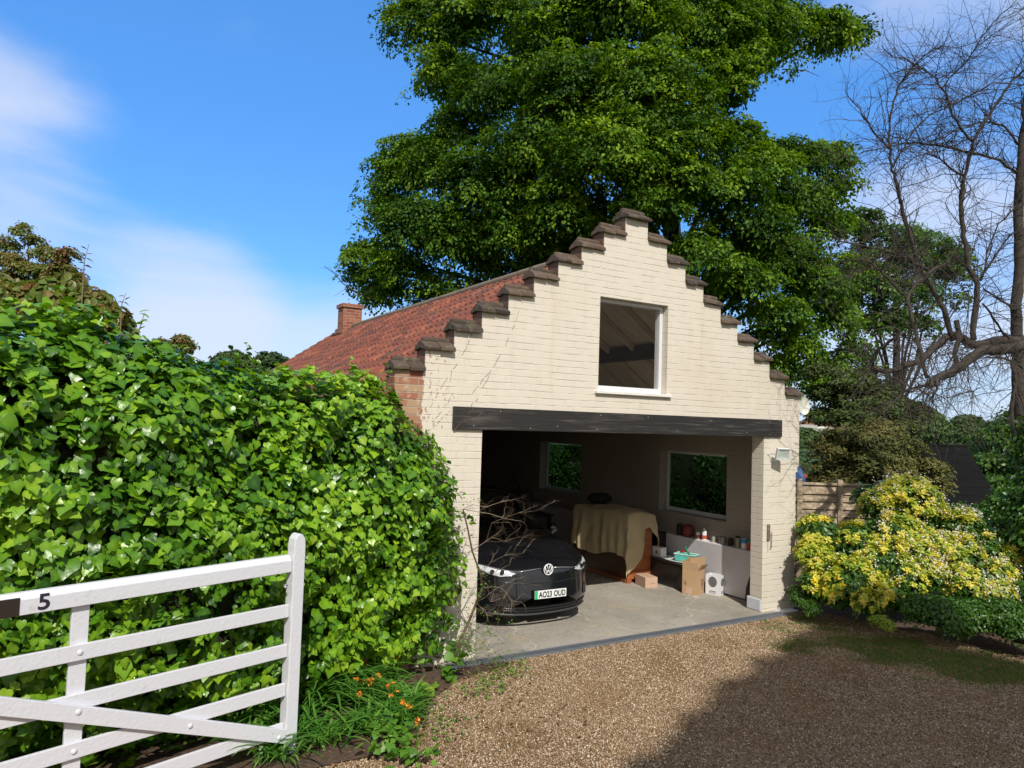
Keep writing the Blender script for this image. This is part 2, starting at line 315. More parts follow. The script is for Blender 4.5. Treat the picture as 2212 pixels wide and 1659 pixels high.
def ground_mat(name, kind):
    m, n, l, b, o = new_mat(name); t = N(n, 'ShaderNodeTexCoord'); g = t.outputs['Object']
    z = N(n, 'ShaderNodeTexNoise', i_Scale=.8, i_Detail=6.0, i_Roughness=.6); l.new(g, z.inputs[0])
    zf = N(n, 'ShaderNodeTexNoise', i_Scale=30., i_Detail=5.0, i_Roughness=.7); l.new(g, zf.inputs[0])
    cr = N(n, 'ShaderNodeValToRGB')
    if kind == 'gravel':
        v = N(n, 'ShaderNodeTexVoronoi', i_Scale=85.); l.new(g, v.inputs[0])
        l.new(v.outputs['Color'], cr.inputs[0])
        cr.color_ramp.elements.new(.5)
        for i_, (p, c_) in enumerate([(0., (.10, .060, .032)), (.5, (.24, .155, .086)), (1., (.42, .30, .175))]): cr.color_ramp.elements[i_].position = p; cr.color_ramp.elements[i_].color = (*c_, 1)
        d = N(n, 'ShaderNodeMixRGB', blend_type='MULTIPLY', i_0=.6); l.new(cr.outputs[0], d.inputs[1])
        d2 = N(n, 'ShaderNodeMixRGB'); l.new(smooth(n, l, z.outputs[0], .35, .65), d2.inputs[0]); d2.inputs[1].default_value = (.7, .62, .52, 1); d2.inputs[2].default_value = (1.15, 1.1, 1.0, 1); l.new(d2.outputs[0], d.inputs[2])
        l.new(d.outputs[0], b.inputs['Base Color']); b.inputs['Roughness'].default_value = .97; b.inputs['Specular IOR Level'].default_value = .05
        bp = N(n, 'ShaderNodeBump', i_Strength=.9, i_Distance=.012); l.new(mathn(n, l, 'MULTIPLY', v.outputs['Distance'], -1.), bp.inputs['Height'])
    elif kind == 'soil':
        l.new(zf.outputs[0], cr.inputs[0])
        for e, (p, c_) in zip(cr.color_ramp.elements, [(.3, (.035, .022, .014)), (.75, (.17, .105, .065))]): e.position = p; e.color = (*c_, 1)
        l.new(cr.outputs[0], b.inputs['Base Color']); b.inputs['Roughness'].default_value = .95
        bp = N(n, 'ShaderNodeBump', i_Strength=1., i_Distance=.03); l.new(zf.outputs[0], bp.inputs['Height'])
    elif kind == 'land':
        l.new(z.outputs[0], cr.inputs[0])
        for e, (p, c_) in zip(cr.color_ramp.elements, [(.35, (.03, .06, .016)), (.7, (.075, .11, .03))]): e.position = p; e.color = (*c_, 1)
        l.new(cr.outputs[0], b.inputs['Base Color']); b.inputs['Roughness'].default_value = .95
        bp = N(n, 'ShaderNodeBump', i_Strength=.8, i_Distance=.05); l.new(zf.outputs[0], bp.inputs['Height'])
    else:   # concrete: stains, fine cracks, sandy patches near the edge
        l.new(z.outputs[0], cr.inputs[0])
        for e, (p, c_) in zip(cr.color_ramp.elements, [(.3, (.25, .225, .19)), (.72, (.39, .36, .31))]): e.position = p; e.color = (*c_, 1)
        zw = N(n, 'ShaderNodeTexNoise', i_Scale=2.2, i_Detail=4.0); l.new(g, zw.inputs[0])
        va = N(n, 'ShaderNodeVectorMath', operation='ADD'); l.new(g, va.inputs[0])
        vs = N(n, 'ShaderNodeVectorMath', operation='SCALE'); vs.inputs['Scale'].default_value = .55; l.new(zw.outputs['Color'], vs.inputs[0]); l.new(vs.outputs[0], va.inputs[1])
        v = N(n, 'ShaderNodeTexVoronoi', feature='DISTANCE_TO_EDGE', i_Scale=.75); l.new(va.outputs[0], v.inputs[0])
        crk = smooth(n, l, v.outputs['Distance'], .006, .001)
        zs = N(n, 'ShaderNodeTexNoise', i_Scale=1.7, i_Detail=6.0, i_Roughness=.7); l.new(g, zs.inputs[0])
        s1 = N(n, 'ShaderNodeMixRGB'); l.new(smooth(n, l, zs.outputs[0], .55, .68, 0, .5), s1.inputs[0]); l.new(cr.outputs[0], s1.inputs[1]); s1.inputs[2].default_value = (.44, .35, .20, 1)
        s2 = N(n, 'ShaderNodeMixRGB'); l.new(smooth(n, l, zs.outputs[0], .42, .32, 0, .5), s2.inputs[0]); l.new(s1.outputs[0], s2.inputs[1]); s2.inputs[2].default_value = (.19, .17, .145, 1)
        s3 = N(n, 'ShaderNodeMixRGB'); l.new(mathn(n, l, 'MULTIPLY', crk, .8), s3.inputs[0]); l.new(s2.outputs[0], s3.inputs[1]); s3.inputs[2].default_value = (.55, .50, .41, 1)
        s4 = N(n, 'ShaderNodeMixRGB', blend_type='MULTIPLY', i_0=.5); l.new(s3.outputs[0], s4.inputs[1]); l.new(smooth(n, l, zf.outputs[0], .3, .6, .6, 1.15), s4.inputs[2])
        l.new(s4.outputs[0], b.inputs['Base Color']); b.inputs['Roughness'].default_value = .85
        bp = N(n, 'ShaderNodeBump', i_Strength=.4, i_Distance=.006); l.new(zf.outputs[0], bp.inputs['Height'])
    l.new(bp.outputs[0], b.inputs['Normal']); return m
def beam_mat():
    m, n, l, b, o = new_mat('flaking black paint'); t = N(n, 'ShaderNodeTexCoord'); mp_ = N(n, 'ShaderNodeMapping'); mp_.inputs['Scale'].default_value = (1.1, 6., 22.); l.new(t.outputs['Object'], mp_.inputs[0])
    z = N(n, 'ShaderNodeTexNoise', i_Scale=1.6, i_Detail=7.0, i_Roughness=.65); l.new(mp_.outputs[0], z.inputs[0])
    zb = N(n, 'ShaderNodeTexNoise', i_Scale=.9, i_Detail=2.0); l.new(t.outputs['Object'], zb.inputs[0])
    k = mathn(n, l, 'ADD', z.outputs[0], mathn(n, l, 'MULTIPLY_ADD', zb.outputs[0], .35, c_=-.175))
    mx = N(n, 'ShaderNodeMixRGB'); l.new(smooth(n, l, k, .50, .85, 0, .6), mx.inputs[0]); mx.inputs[1].default_value = (.020, .018, .017, 1); mx.inputs[2].default_value = (.24, .21, .18, 1)
    l.new(mx.outputs[0], b.inputs['Base Color']); b.inputs['Roughness'].default_value = .55
    bp = N(n, 'ShaderNodeBump', i_Strength=.6, i_Distance=.006); l.new(z.outputs[0], bp.inputs['Height']); l.new(bp.outputs[0], b.inputs['Normal']); return m
def wood_mat(name, c0, c1, sc=(2, 2, 30), rough=.7, bump=.4):
    m, n, l, b, o = new_mat(name); t = N(n, 'ShaderNodeTexCoord'); mp_ = N(n, 'ShaderNodeMapping'); mp_.inputs['Scale'].default_value = sc; l.new(t.outputs['Object'], mp_.inputs[0])
    z = N(n, 'ShaderNodeTexNoise', i_Scale=1.2, i_Detail=6.0, i_Distortion=.4); l.new(mp_.outputs[0], z.inputs[0]); a = N(n, 'ShaderNodeAttribute', attribute_name='rnd')
    k = mathn(n, l, 'MULTIPLY_ADD', a.outputs['Fac'], .5, c_=mathn(n, l, 'SUBTRACT', z.outputs[0], .25))
    mx = N(n, 'ShaderNodeMixRGB'); l.new(smooth(n, l, k, .25, .75), mx.inputs[0]); mx.inputs[1].default_value = (*c0, 1); mx.inputs[2].default_value = (*c1, 1)
    l.new(mx.outputs[0], b.inputs['Base Color']); b.inputs['Roughness'].default_value = rough
    bp = N(n, 'ShaderNodeBump', i_Strength=bump, i_Distance=.004); l.new(z.outputs[0], bp.inputs['Height']); l.new(bp.outputs[0], b.inputs['Normal']); return m
def glass_mat(name, tint=(.9, .95, .93), refl=.12):
    m, n, l, b, o = new_mat(name); n.remove(b)
    tr = N(n, 'ShaderNodeBsdfTransparent'); tr.inputs[0].default_value = (*tint, 1); gl = N(n, 'ShaderNodeBsdfGlossy', i_Roughness=.02)
    lw = N(n, 'ShaderNodeLayerWeight', i_Blend=.5); k = mathn(n, l, 'MULTIPLY_ADD', mathn(n, l, 'POWER', lw.outputs['Facing'], 4.), .7*refl/.12, c_=.3*refl); ms = N(n, 'ShaderNodeMixShader'); l.new(k, ms.inputs[0]); l.new(tr.outputs[0], ms.inputs[1]); l.new(gl.outputs[0], ms.inputs[2]); l.new(ms.outputs[0], o.inputs[0]); return m

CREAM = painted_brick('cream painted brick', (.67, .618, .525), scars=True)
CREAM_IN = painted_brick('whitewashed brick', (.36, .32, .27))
PLINTH = simple('pale render', (.62, .58, .60), .8, var=.06, scale=3, bump=.2)
REDBRICK = raw_brick('red brick', (.26, .070, .042), (.38, .145, .085), (.36, .29, .22))
RISER = raw_brick('weathered brick', (.20, .085, .055), (.13, .085, .06), (.12, .10, .08))
COPING = attr_mat('mossy clay coping', [(.050, .036, .026), (.115, .078, .054), (.080, .054, .038)], .88, (.14, .13, .075), (.50, .68), 11., .9, 26.)
TILE = attr_mat('clay pantile', [(.13, .038, .022), (.25, .072, .034), (.19, .054, .029), (.10, .036, .025), (.32, .105, .048)], .8, (.085, .050, .038), (.50, .68), 2.2, .3, 60.)
RIDGE = attr_mat('mossy ridge tile', [(.14, .10, .07), (.20, .14, .10)], .9, (.19, .17, .11), (.45, .6), 8., .5, 30.)
BEAM = beam_mat()
WHITE = simple('white gloss paint', (.68, .68, .70), .38, var=.02, scale=6, bump=.05)
WHITE_OLD = simple('worn white paint', (.72, .70, .66), .6, var=.10, scale=14, bump=.3)
GATEW = attr_mat('white gate paint', [(.64, .65, .69), (.64, .65, .69)], .42, (.40, .41, .36), (.60, .78), 9., .25, 45.)
CONC = ground_mat('stained concrete', 'concrete'); GRAVEL = ground_mat('gravel', 'gravel'); SOIL = ground_mat('garden soil', 'soil'); LAND = ground_mat('rough land', 'land')
PEBBLE = attr_mat('flint pebbles', [(.055, .036, .024), (.27, .180, .105), (.42, .300, .185), (.15, .100, .064), (.52, .40, .27), (.26, .175, .105), (.40, .295, .185), (.68, .60, .47)], .9, bump=.1, spec=.2)
GLASS = glass_mat('window glass', (.95, .96, .94), .03); GLASSD = glass_mat('dark window glass', (.34, .42, .34), .05)  # side panes carry an even dark green tint
BARK = simple('grey bark', (.052, .042, .034), .9, var=.3, scale=12, bump=.8, bscale=40)
BARK_L = simple('lichen bark', (.15, .125, .09), .9, var=.3, scale=9, bump=.6, bscale=40)
BARK_D = simple('dark bark', (.035, .028, .022), .95, var=.25, scale=12, bump=.8)
TWIG = attr_mat('dry twig', [(.10, .065, .045), (.20, .145, .095), (.28, .22, .15)], .8, bump=.1)
BLACKMETAL = simple('black iron', (.02, .02, .022), .5, var=.1)
# ------------------------------------------------------------------ ground and setting
def hill(x, y):
    """level round the drive, falling away past the fence, rising far off"""
    d = max(0., (x-12.2)*.75+(y-9.)*.25) if x > 9 else 0.
    z = -3.2*(1-math.exp(-(d/9.)**2)) if d > 0 else 0.
    r = math.hypot(x, y); k = min(1., max(0., (r-60)/220.)); k = k*k*(3-2*k)
    return z*(1-k)+k*(2.2 if x > y*.6 else -.5)+k*1.5*math.sin(x*.011)*math.cos(y*.013)
xs = np.concatenate([np.linspace(-900, -40, 14), np.linspace(-30, 60, 61), np.linspace(70, 1400, 26)])
ys = np.concatenate([np.linspace(-300, -20, 8), np.linspace(-15, 60, 51), np.linspace(70, 1400, 26)])
mb = MB(); mb.grid([[(x, y, hill(x, y)-.01) for x in xs] for y in ys][::1])
tag(mb.build('ground', LAND, smooth=True), kind='structure')
def blob_sheet(name, pts, z, mat, kind='structure', jag=.06):
    P = []; n = len(pts)
    for i in range(n):
        a = np.array(pts[i]); b_ = np.array(pts[(i+1) % n]); k = max(2, int(np.linalg.norm(b_-a)/.12))
        for j in range(k):
            p = a+(b_-a)*j/k; w = noise.noise(Vector((p[0]*3, p[1]*3, 1.7)))*jag*2; P.append((p[0]+w, p[1]+w*.7, z))
    m = MB(); m.add(P, [tuple(range(len(P)))]); return tag(m.build(name, mat), kind=kind)
tag(MB().box((-6, -8, -.3), (9.75, 7.0, 0.0)).build('gravel_drive', GRAVEL), kind='structure')
blob_sheet('flower_bed', [(-3.5, 6.6), (-3.5, 4.4), (1.35, 5.35), (2.0, 5.30), (2.45, 5.55), (2.9, 6.2), (3.35, 6.55), (4.0, 6.72), (3.75, 6.98), (2.6, 6.99), (-3.5, 6.99)], .012, SOIL)
blob_sheet('border_soil', [(9.0, 6.98), (9.2, 6.6), (9.45, 5.6), (9.55, 4.6), (9.7, 3.6), (13.5, 2.5), (13.5, 8.0), (9.02, 8.6)], .012, SOIL)
# pebbles lying on the drive
def pebbles(n, x0, x1, y0, y1, smin, smax):
    base = nrm(np.array([[1, 0, 0], [-1, 0, 0], [0, 1, 0], [0, -1, 0], [0, 0, 1], [0, 0, -1.]]))
    F0 = np.array([[0, 2, 4], [2, 1, 4], [1, 3, 4], [3, 0, 4], [2, 0, 5], [1, 2, 5], [3, 1, 5], [0, 3, 5]])
    C = np.stack([RNG.uniform(x0, x1, n), RNG.uniform(y0, y1, n), np.zeros(n)], 1)
    # keep what the drive shows from here and a step aside
    rel = C-EYE; cc = rel@M; px = 1106-FPX*cc[:, 0]/cc[:, 2]; py = 829.5+FPX*cc[:, 1]/cc[:, 2]
    keep = (cc[:, 2] < 0) & (px > 500) & (px < 2500) & (py < 1800)
    bedk = ~((C[:, 0] < 2.5+.5*(C[:, 1]-5.5)) & (C[:, 1] > 5.35)) | (RNG.random(n) < .12)
    grassk = ~(G_mask(C[:, 0], C[:, 1]) > .55)
    rut = np.sin(C[:, 0]*1.7+C[:, 1]*2.9)*np.cos(C[:, 0]*3.1-C[:, 1]*1.3)+.6*np.sin(C[:, 0]*7.3)*np.sin(C[:, 1]*6.1+1)
    C = C[keep & bedk & grassk & ((rut > -.55) | (RNG.random(n) < .45))]; n = len(C); S = RNG.uniform(smin, smax, n)**1.0; C[:, 2] = S*.28
    V = base[None]*RNG.uniform(.75, 1.15, (n, 6, 1))*np.stack([np.ones(n), RNG.uniform(.6, .95, n), RNG.uniform(.45, .75, n)], 1)[:, None]
    a = RNG.uniform(0, 6.28, n); ca, sa = np.cos(a), np.sin(a); X = V[:, :, 0]*ca[:, None]-V[:, :, 1]*sa[:, None]; Y = V[:, :, 0]*sa[:, None]+V[:, :, 1]*ca[:, None]
    tl = RNG.normal(0, .3, n)[:, None]; Z = V[:, :, 2]+X*tl
    V = np.stack([X, Y, Z], 2)*S[:, None, None]+C[:, None]
    F = (F0[None]+(np.arange(n)*6)[:, None, None]).reshape(-1, 3); return V.reshape(-1, 3), F, np.repeat(RNG.random(n), 6)
def G_mask(x, y):
    """where moss and thin grass grow over the drive"""
    cx, cy = np.asarray(x), np.asarray(y)
    a = np.exp(-(((cx-8.55)*.80+(cy-4.9)*.22)/.55)**2-((cy-4.75)/1.35)**2)*1.1
    b_ = np.exp(-((cx-7.3)/.45)**2-((cy-5.75)/.25)**2)*.55+np.exp(-((cx-8.6)/.35)**2-((cy-6.6)/.2)**2)*.6
    nz_ = np.sin(cx*5.1+cy*2.3)*np.cos(cy*6.7-cx*1.9)*.25+np.sin(cx*13+cy*9)*.10
    return a+b_+nz_*(a+b_ > .12)
V1, F1, r1 = pebbles(230000, 1.2, 10.2, 2.4, 7.0, .0045, .0130)
o = np_mesh('gravel_stones', V1, F1, r1, PEBBLE); tag(o, 'loose brown flint pebbles covering the driveway', 'gravel', kind='stuff')

# ------------------------------------------------------------------ the garage
Y0 = 7.02; TH = .21; YB = 19.6; CX = 5.877; XL, XR = 2.70, 9.054; HZ = 3.114; ST, RI = .333, .234
garage = empty('brick_garage', (CX, Y0, 0), 'long cream painted brick garage with a stepped gable and red pantile roof', 'garage')
def wall_sheet(outline_fn, holes, xs_, zs_, y0, y1):
    """solid wall in the XZ plane built of cells between all grid lines, skipping the openings"""
    mb = MB()
    def solid(i, j):
        if i < 0 or j < 0 or i >= len(xs_)-1 or j >= len(zs_)-1: return False
        x = (xs_[i]+xs_[i+1])/2; z = (zs_[j]+zs_[j+1])/2
        return outline_fn(x, z) and not any(a < x < b_ and c_ < z < d for a, b_, c_, d in holes)
    for i in range(len(xs_)-1):
        for j in range(len(zs_)-1):
            if not solid(i, j): continue
            xa, xb, za, zb = xs_[i], xs_[i+1], zs_[j], zs_[j+1]
            mb.add([(xa, y0, za), (xb, y0, za), (xb, y0, zb), (xa, y0, zb)], [(0, 1, 2, 3)])
            mb.add([(xa, y1, za), (xb, y1, za), (xb, y1, zb), (xa, y1, zb)], [(3, 2, 1, 0)])
            for di, dj, q in ((-1, 0, [(xa, y1, za), (xa, y0, za), (xa, y0, zb), (xa, y1, zb)]), (1, 0, [(xb, y0, za), (xb, y1, za), (xb, y1, zb), (xb, y0, zb)]),
                              (0, -1, [(xa, y1, za), (xb, y1, za), (xb, y0, za), (xa, y0, za)]), (0, 1, [(xa, y0, zb), (xb, y0, zb), (xb, y1, zb), (xa, y1, zb)])):
                if not solid(i+di, j+dj): mb.add(q, [(0, 1, 2, 3)])
    return mb
def stepz(x):
    d = abs(x-CX); k = 9-math.floor((d-.18)/ST+1e-6)-1 if d > .18 else 9
    return HZ+RI*max(0, k) if d < (XR-CX)+.005 else -1
OP = (3.745, 8.294, -1, 2.49); WN = (5.325, 6.435, 2.985, 4.165)
def g_out(x, z):
    xr = 8.985 if z < 1.98 else (9.02 if z < 2.06 else XR)
    return x < xr and z < stepz(x)
xs_ = sorted(set([XL, 8.985, 9.02, XR, OP[0], OP[1], WN[0], WN[1]]+[CX-.18-ST*k for k in range(9)]+[CX+.18+ST*k for k in range(9)]))
xs_ = [x for x in xs_ if XL-1e-6 <= x <= XR+1e-6]; zs_ = sorted(set([-.1, 1.98, 2.06, 2.49, WN[2], WN[3]]+[HZ+RI*k for k in range(10)]))
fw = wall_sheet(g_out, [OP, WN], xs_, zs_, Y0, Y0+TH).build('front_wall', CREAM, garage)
# weathered brick returns on the left-hand risers, 3 mm proud
for k in range(9):
    x = CX-.18-ST*k; z0 = HZ+RI*(8-k)
    if x-.004 > XL: MB().box((x-.003, Y0+.012, z0), (x+.05, Y0+TH+.02, z0+RI-.002)).build('riser_brick', RISER, garage)
MB().box((XL-.004, Y0+.006, 0), (XL+.05, Y0+TH+.02, HZ-.01)).build('corner_brick', REDBRICK, garage)
def coping(xa, xb, z, big=1.0):
    """saddle of two sloping tiles with a half-round roll on top"""
    mb = MB(); yc = Y0+TH*.45; w = .148*big; h = .074*big; e = .02
    rv = random.random()
    jt = lambda s_=.010: random.uniform(-s_, s_)
    for i in range(2):
        mb.rv = min(1, max(0, rv+random.uniform(-.3, .3))); a = xa+(xb-xa)*i/2+(.002 if i else 0); b_ = xa+(xb-xa)*(i+1)/2
        j = random.uniform(-.006, .006)
        P = [(a, yc-w+jt(), z-.022+j+jt(.006)), (a, yc-w+jt(), z+.018+j+jt(.006)), (a, yc-.03, z+h+.01+j), (a, yc+.03, z+h+.01+j), (a, yc+w, z+.018+j), (a, yc+w, z-.022+j), (a, yc, z+.0)]
        mb.prism(P[::-1], (a, 0, 0), (b_+jt(.004), jt(.008), jt(.009)))
    mb.rv = random.random()*.5
    mb.tube([(xa+e+(xb-xa-2*e)*t, yc, z+h+.012+random.uniform(-.003, .003)) for t in np.linspace(0, 1, 6)], [.036*big, .040*big, .038*big, .041*big, .038*big, .035*big], 10)
    return mb.build('coping_tile', COPING, garage, bevel=.008)
coping(CX-.20, CX+.20, HZ+RI*9, 1.12)
for k in range(9):
    z = HZ+RI*(8-k); a = CX+.18+ST*k
    coping(a+.004, a+ST+.03, z); coping(CX-.18-ST*(k+1)-.03, CX-.18-ST*k-.004, z)
# front beam over the opening
BX0, BX1 = 3.374, 8.64
mb = MB().box((BX0, Y0-.035, 2.49), (8.42, Y0+.10, 2.737)); mb.box((8.425, Y0-.033, 2.492), (BX1, Y0+.10, 2.735))
beam = mb.build('lintel_beam', BEAM, garage, bevel=.004)
ALU = simple('dull zinc', (.30, .30, .30), .5, metal=.4)
for x, z in ((3.62, 2.53), (3.95, 2.70), (4.35, 2.52), (4.72, 2.55), (5.3, 2.53), (5.35, 2.70), (6.1, 2.70), (6.6, 2.54), (7.2, 2.69), (7.9, 2.54), (8.36, 2.71), (8.37, 2.52), (8.58, 2.71)):
    mb = MB(); mb.lathe((0, 0, 0), [(.007, 0), (.007, .004), (.003, .006)], 8); V = mb.v[-1].copy(); mb.v[-1] = np.stack([V[:, 0]+x, Y0-.035-V[:, 2], V[:, 1]+z], 1); mb.build('bolt_head', ALU, beam)
# side walls (thickness along X), right one with two windows, and inner partition
RW = [(8.20, 9.77, 1.10, 2.17), (12.15, 13.73, 1.10, 2.17)]
def side_wall(name, x0, x1, mat, holes, ztop, y0=Y0+TH, y1=YB, parent=garage):
    ys_ = sorted(set([y0, y1]+[v for h_ in holes for v in h_[:2]])); zz = sorted(set([-3. if x0 > 8 else -.1, ztop]+[v for h_ in holes for v in h_[2:]]))
    mb = wall_sheet(lambda y, z: True, holes, ys_, zz, 0, 1)
    for i, V in enumerate(mb.v): mb.v[i] = np.stack([x1+(x0-x1)*V[:, 1], V[:, 0], V[:, 2]], 1)
    return mb.build(name, mat, parent)
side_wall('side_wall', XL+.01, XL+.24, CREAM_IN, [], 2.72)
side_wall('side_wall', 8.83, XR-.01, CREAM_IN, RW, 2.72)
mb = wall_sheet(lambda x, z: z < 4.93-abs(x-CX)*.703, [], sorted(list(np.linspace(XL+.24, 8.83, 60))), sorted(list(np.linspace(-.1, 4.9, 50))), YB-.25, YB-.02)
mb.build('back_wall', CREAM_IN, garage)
mb = MB().box((8.60, Y0+TH, .04), (8.829, YB-.26, .77)); mb.build('plinth', PLINTH, garage, bevel=.01)
SLAB = MB().box((OP[0]-.02, 6.95, -.1), (OP[1]+.02, Y0+TH, .022)).box((XL+.24, Y0+TH, -.1), (8.83, YB-.25, .022))
SLAB = MB().box((3.3, 6.93, -.12), (8.62, YB-.26, .022)).build('floor_slab', CONC, garage)
MB().box((8.284, Y0+.004, .018), (8.60, Y0+TH+.06, .20)).build('skirting', simple('smeared cement', (.58, .60, .66), .8, var=.1), garage, bevel=.02)
def window(x0, x1, y0, y1, z0, z1, axis, depth=.07, fr=.05, glass=None, name='window'):
    """frame in a wall opening; axis x: spans X, faces -Y.  axis y: spans Y"""
    def P(u0, u1, d0, d1, za, zb): return ((u0, y0+d0, za), (u1, y0+d1, zb)) if axis == 'x' else ((x0+d0, u0, za), (x0+d1, u1, zb))
    U0, U1 = (x0, x1) if axis == 'x' else (y0, y1)
    mb = MB()
    for a in ((U0, U0+fr, 0, depth, z0, z1), (U1-fr, U1, 0, depth, z0, z1), (U0+fr, U1-fr, 0, depth, z0, z0+fr*1.3), (U0+fr, U1-fr, 0, depth, z1-fr*.8, z1)): mb.box(*P(*a))
    w = mb.build(name, WHITE, garage, bevel=.004)
    g = MB().box(*P(U0+fr, U1-fr, depth*.45, depth*.45+.006, z0+fr, z1-fr)).build('pane', glass or GLASS, w)
    return w
w = window(WN[0]+.004, WN[1]-.004, Y0+.095, 0, WN[2]+.02, WN[3]-.004, 'x', .09, .052)
# inner lining boards of the open upper window, and its sill
MB().box((WN[0]-.05, Y0-.045, WN[2]-.018), (WN[1]+.06, Y0+.19, WN[2]+.018)).build('sill', WHITE_OLD, w, bevel=.005)
for ya, yb, za, zb in RW: window(9.0, 0, ya+.004, yb-.004, za+.004, zb-.004, 'y', .05, .05, GLASSD)
# pantiles: rolls across each course, lower edge lifted over the course below
def pantiles(side):
    mb = MB(); slope = math.atan(.703); cs, sn = math.cos(slope), math.sin(slope); n = 17; L = (3.30)/cs; g = L/n
    tw = .20; nt_ = int((YB+.08-(Y0+TH))/tw); seg = 6
    prof = [(0, .0), (.16, -.012), (.36, -.016), (.56, -.008), (.72, .022), (.86, .034), (1.0, .012)]
    for r in range(n):
        d0 = r*g; d1 = (r+1)*g+.05
        for t in range(nt_):
            y = Y0+TH+t*tw; lift = .044+random.uniform(-.006, .010); sl = random.uniform(-.012, .012); mb.rv = random.random()
            rows = []
            for d, dz in ((d0+sl, .006), (d1+sl, lift), (d1+sl+.001, lift-.022)):
                rows.append([(CX+side*(d*cs), y+u*tw*1.02, 4.955-d*sn+(dz+pz)*cs) for u, pz in prof])
            G = np.array(rows); mb.grid(G if side < 0 else G[:, ::-1])
    return mb
pt = pantiles(-1).build('roof', TILE, garage); pantiles(1).build('roof', TILE, garage)
mb = MB()
y = Y0+TH
while y < YB+.02:
    mb.rv = random.random(); a = [(CX+.13*math.cos(t), y, 4.935+.085*math.sin(t)) for t in np.linspace(-.25, math.pi+.25, 9)]
    b_ = [(p[0]*1.0, y+.44, p[2]+.006) for p in a]; mb.grid([b_, a]); mb.grid([[(p[0], p[1], p[2]-.02) for p in a], a]); y += .43
mb.build('ridge_tile', RIDGE, pt, smooth=False)
# under-roof boarding, rafters and purlins seen through the upper window
BOARD = wood_mat('brown roof boards', (.56, .47, .37), (.74, .64, .52), (3, 14, 3)); DARKW = wood_mat('dark timber', (.035, .026, .020), (.07, .055, .042), (3, 3, 20))
for s_ in (-1, 1):
    mb = MB(); mb.add([(CX, Y0+TH, 4.90), (CX, YB-.02, 4.90), (CX+s_*3.25, YB-.02, 4.90-3.25*.703), (CX+s_*3.25, Y0+TH, 4.90-3.25*.703)], [(0, 1, 2, 3)])
    mb.build('roof_boarding', BOARD, garage)
for s_ in (-1, 1):
    for y in np.arange(Y0+.5, YB-.5, .62):
        MB().prism([(CX, y, 4.88), (CX, y+.05, 4.88), (CX, y+.05, 4.78), (CX, y, 4.78)], (0, 0, 0), (s_*2.95, 0, -2.95*.703)).build('rafter', BOARD, garage)
    MB().box((CX+s_*1.45, Y0+TH, 3.62), (CX+s_*1.58, YB-.26, 3.83)).build('purlin', DARKW, garage)
for y in np.arange(Y0+2.2, YB-1, 2.6): MB().box((XL+.24, y, 2.56), (8.83, y+.14, 2.74)).build('tie_beam', DARKW, garage)
# chimney astride the far end of the ridge
mb = MB().box((5.53, 18.25, 4.3), (6.03, 18.72, 5.42)); mb.box((5.49, 18.21, 5.42), (6.07, 18.76, 5.52)); ch = mb.build('chimney', REDBRICK, pt, bevel=.006)
MB().prism([(5.42, 18.1, 4.70), (5.42, 18.9, 4.70), (5.42, 18.9, 4.74), (5.42, 18.1, 4.74)], (5.42, 0, 0), (5.9, 0, .0)).build('flashing', COPING, ch)
# dried ivy stem traces over the wall and beam
mb = MB()
for pts in ([(978, 926), (1005, 905), (1032, 860), (1062, 800), (1092, 745), (1112, 700), (1132, 640)], [(990, 915), (1010, 890), (1022, 868)], [(940, 905), (965, 872), (978, 850)],
            [(930, 880), (950, 840), (985, 790), (1010, 745), (1018, 722)], [(1030, 900), (1045, 878)], [(925, 930), (945, 915), (960, 898), (975, 885)], [(955, 855), (972, 830), (975, 800)], [(1060, 800), (1035, 830), (1020, 850)]):
    pts = [on_y(a, b_, Y0) for a, b_ in pts]; Q = []
    for a, b_ in zip(pts[:-1], pts[1:]):
        for t in np.arange(0, 1, .12): Q.append(a+(b_-a)*t+RNG.normal(0, .004, 3)*[1, 0, 1])
    Q.append(pts[-1]); i = 0
    while i < len(Q)-2:
        k = random.randint(2, 4); seg = np.array(Q[i:i+k+1])
        if len(seg) > 2:
            seg[:, 1] = Y0-.003-.036*((seg[:, 0] > BX0) & (seg[:, 2] > 2.49) & (seg[:, 2] < 2.737)); mb.rv = random.uniform(.0, .5); mb.tube(seg, random.uniform(.0014, .0028), 4)
        i += k+random.randint(1, 3)
tag(mb.build('dead_vine', TWIG), 'dried brown vine traces crossing the left end of the black beam', 'dead vine')
# drain channel across the threshold
mb = MB(); DR = simple('grey plastic drain', (.13, .145, .165), .6, var=.15)
mb.box((3.35, 6.80, -.02), (8.56, 6.81, .028)); mb.box((3.35, 6.915, -.02), (8.56, 6.926, .028)); mb.box((3.35, 6.80, -.05), (8.56, 6.926, -.02))
for x in np.arange(3.36, 8.54, .034): mb.box((x, 6.811, .008), (x+.019, 6.914, .024))
tag(mb.build('drain_channel', DR), 'grey slotted drain channel along the garage threshold', 'drain')
tag(MB().box((8.52, 6.84, -.01), (8.86, 7.01, .035), ).build('paving_slab', simple('pale concrete slab', (.50, .50, .49), .85, var=.08, bump=.3), bevel=.006), 'small pale slab at the foot of the right brick pier', 'slab')

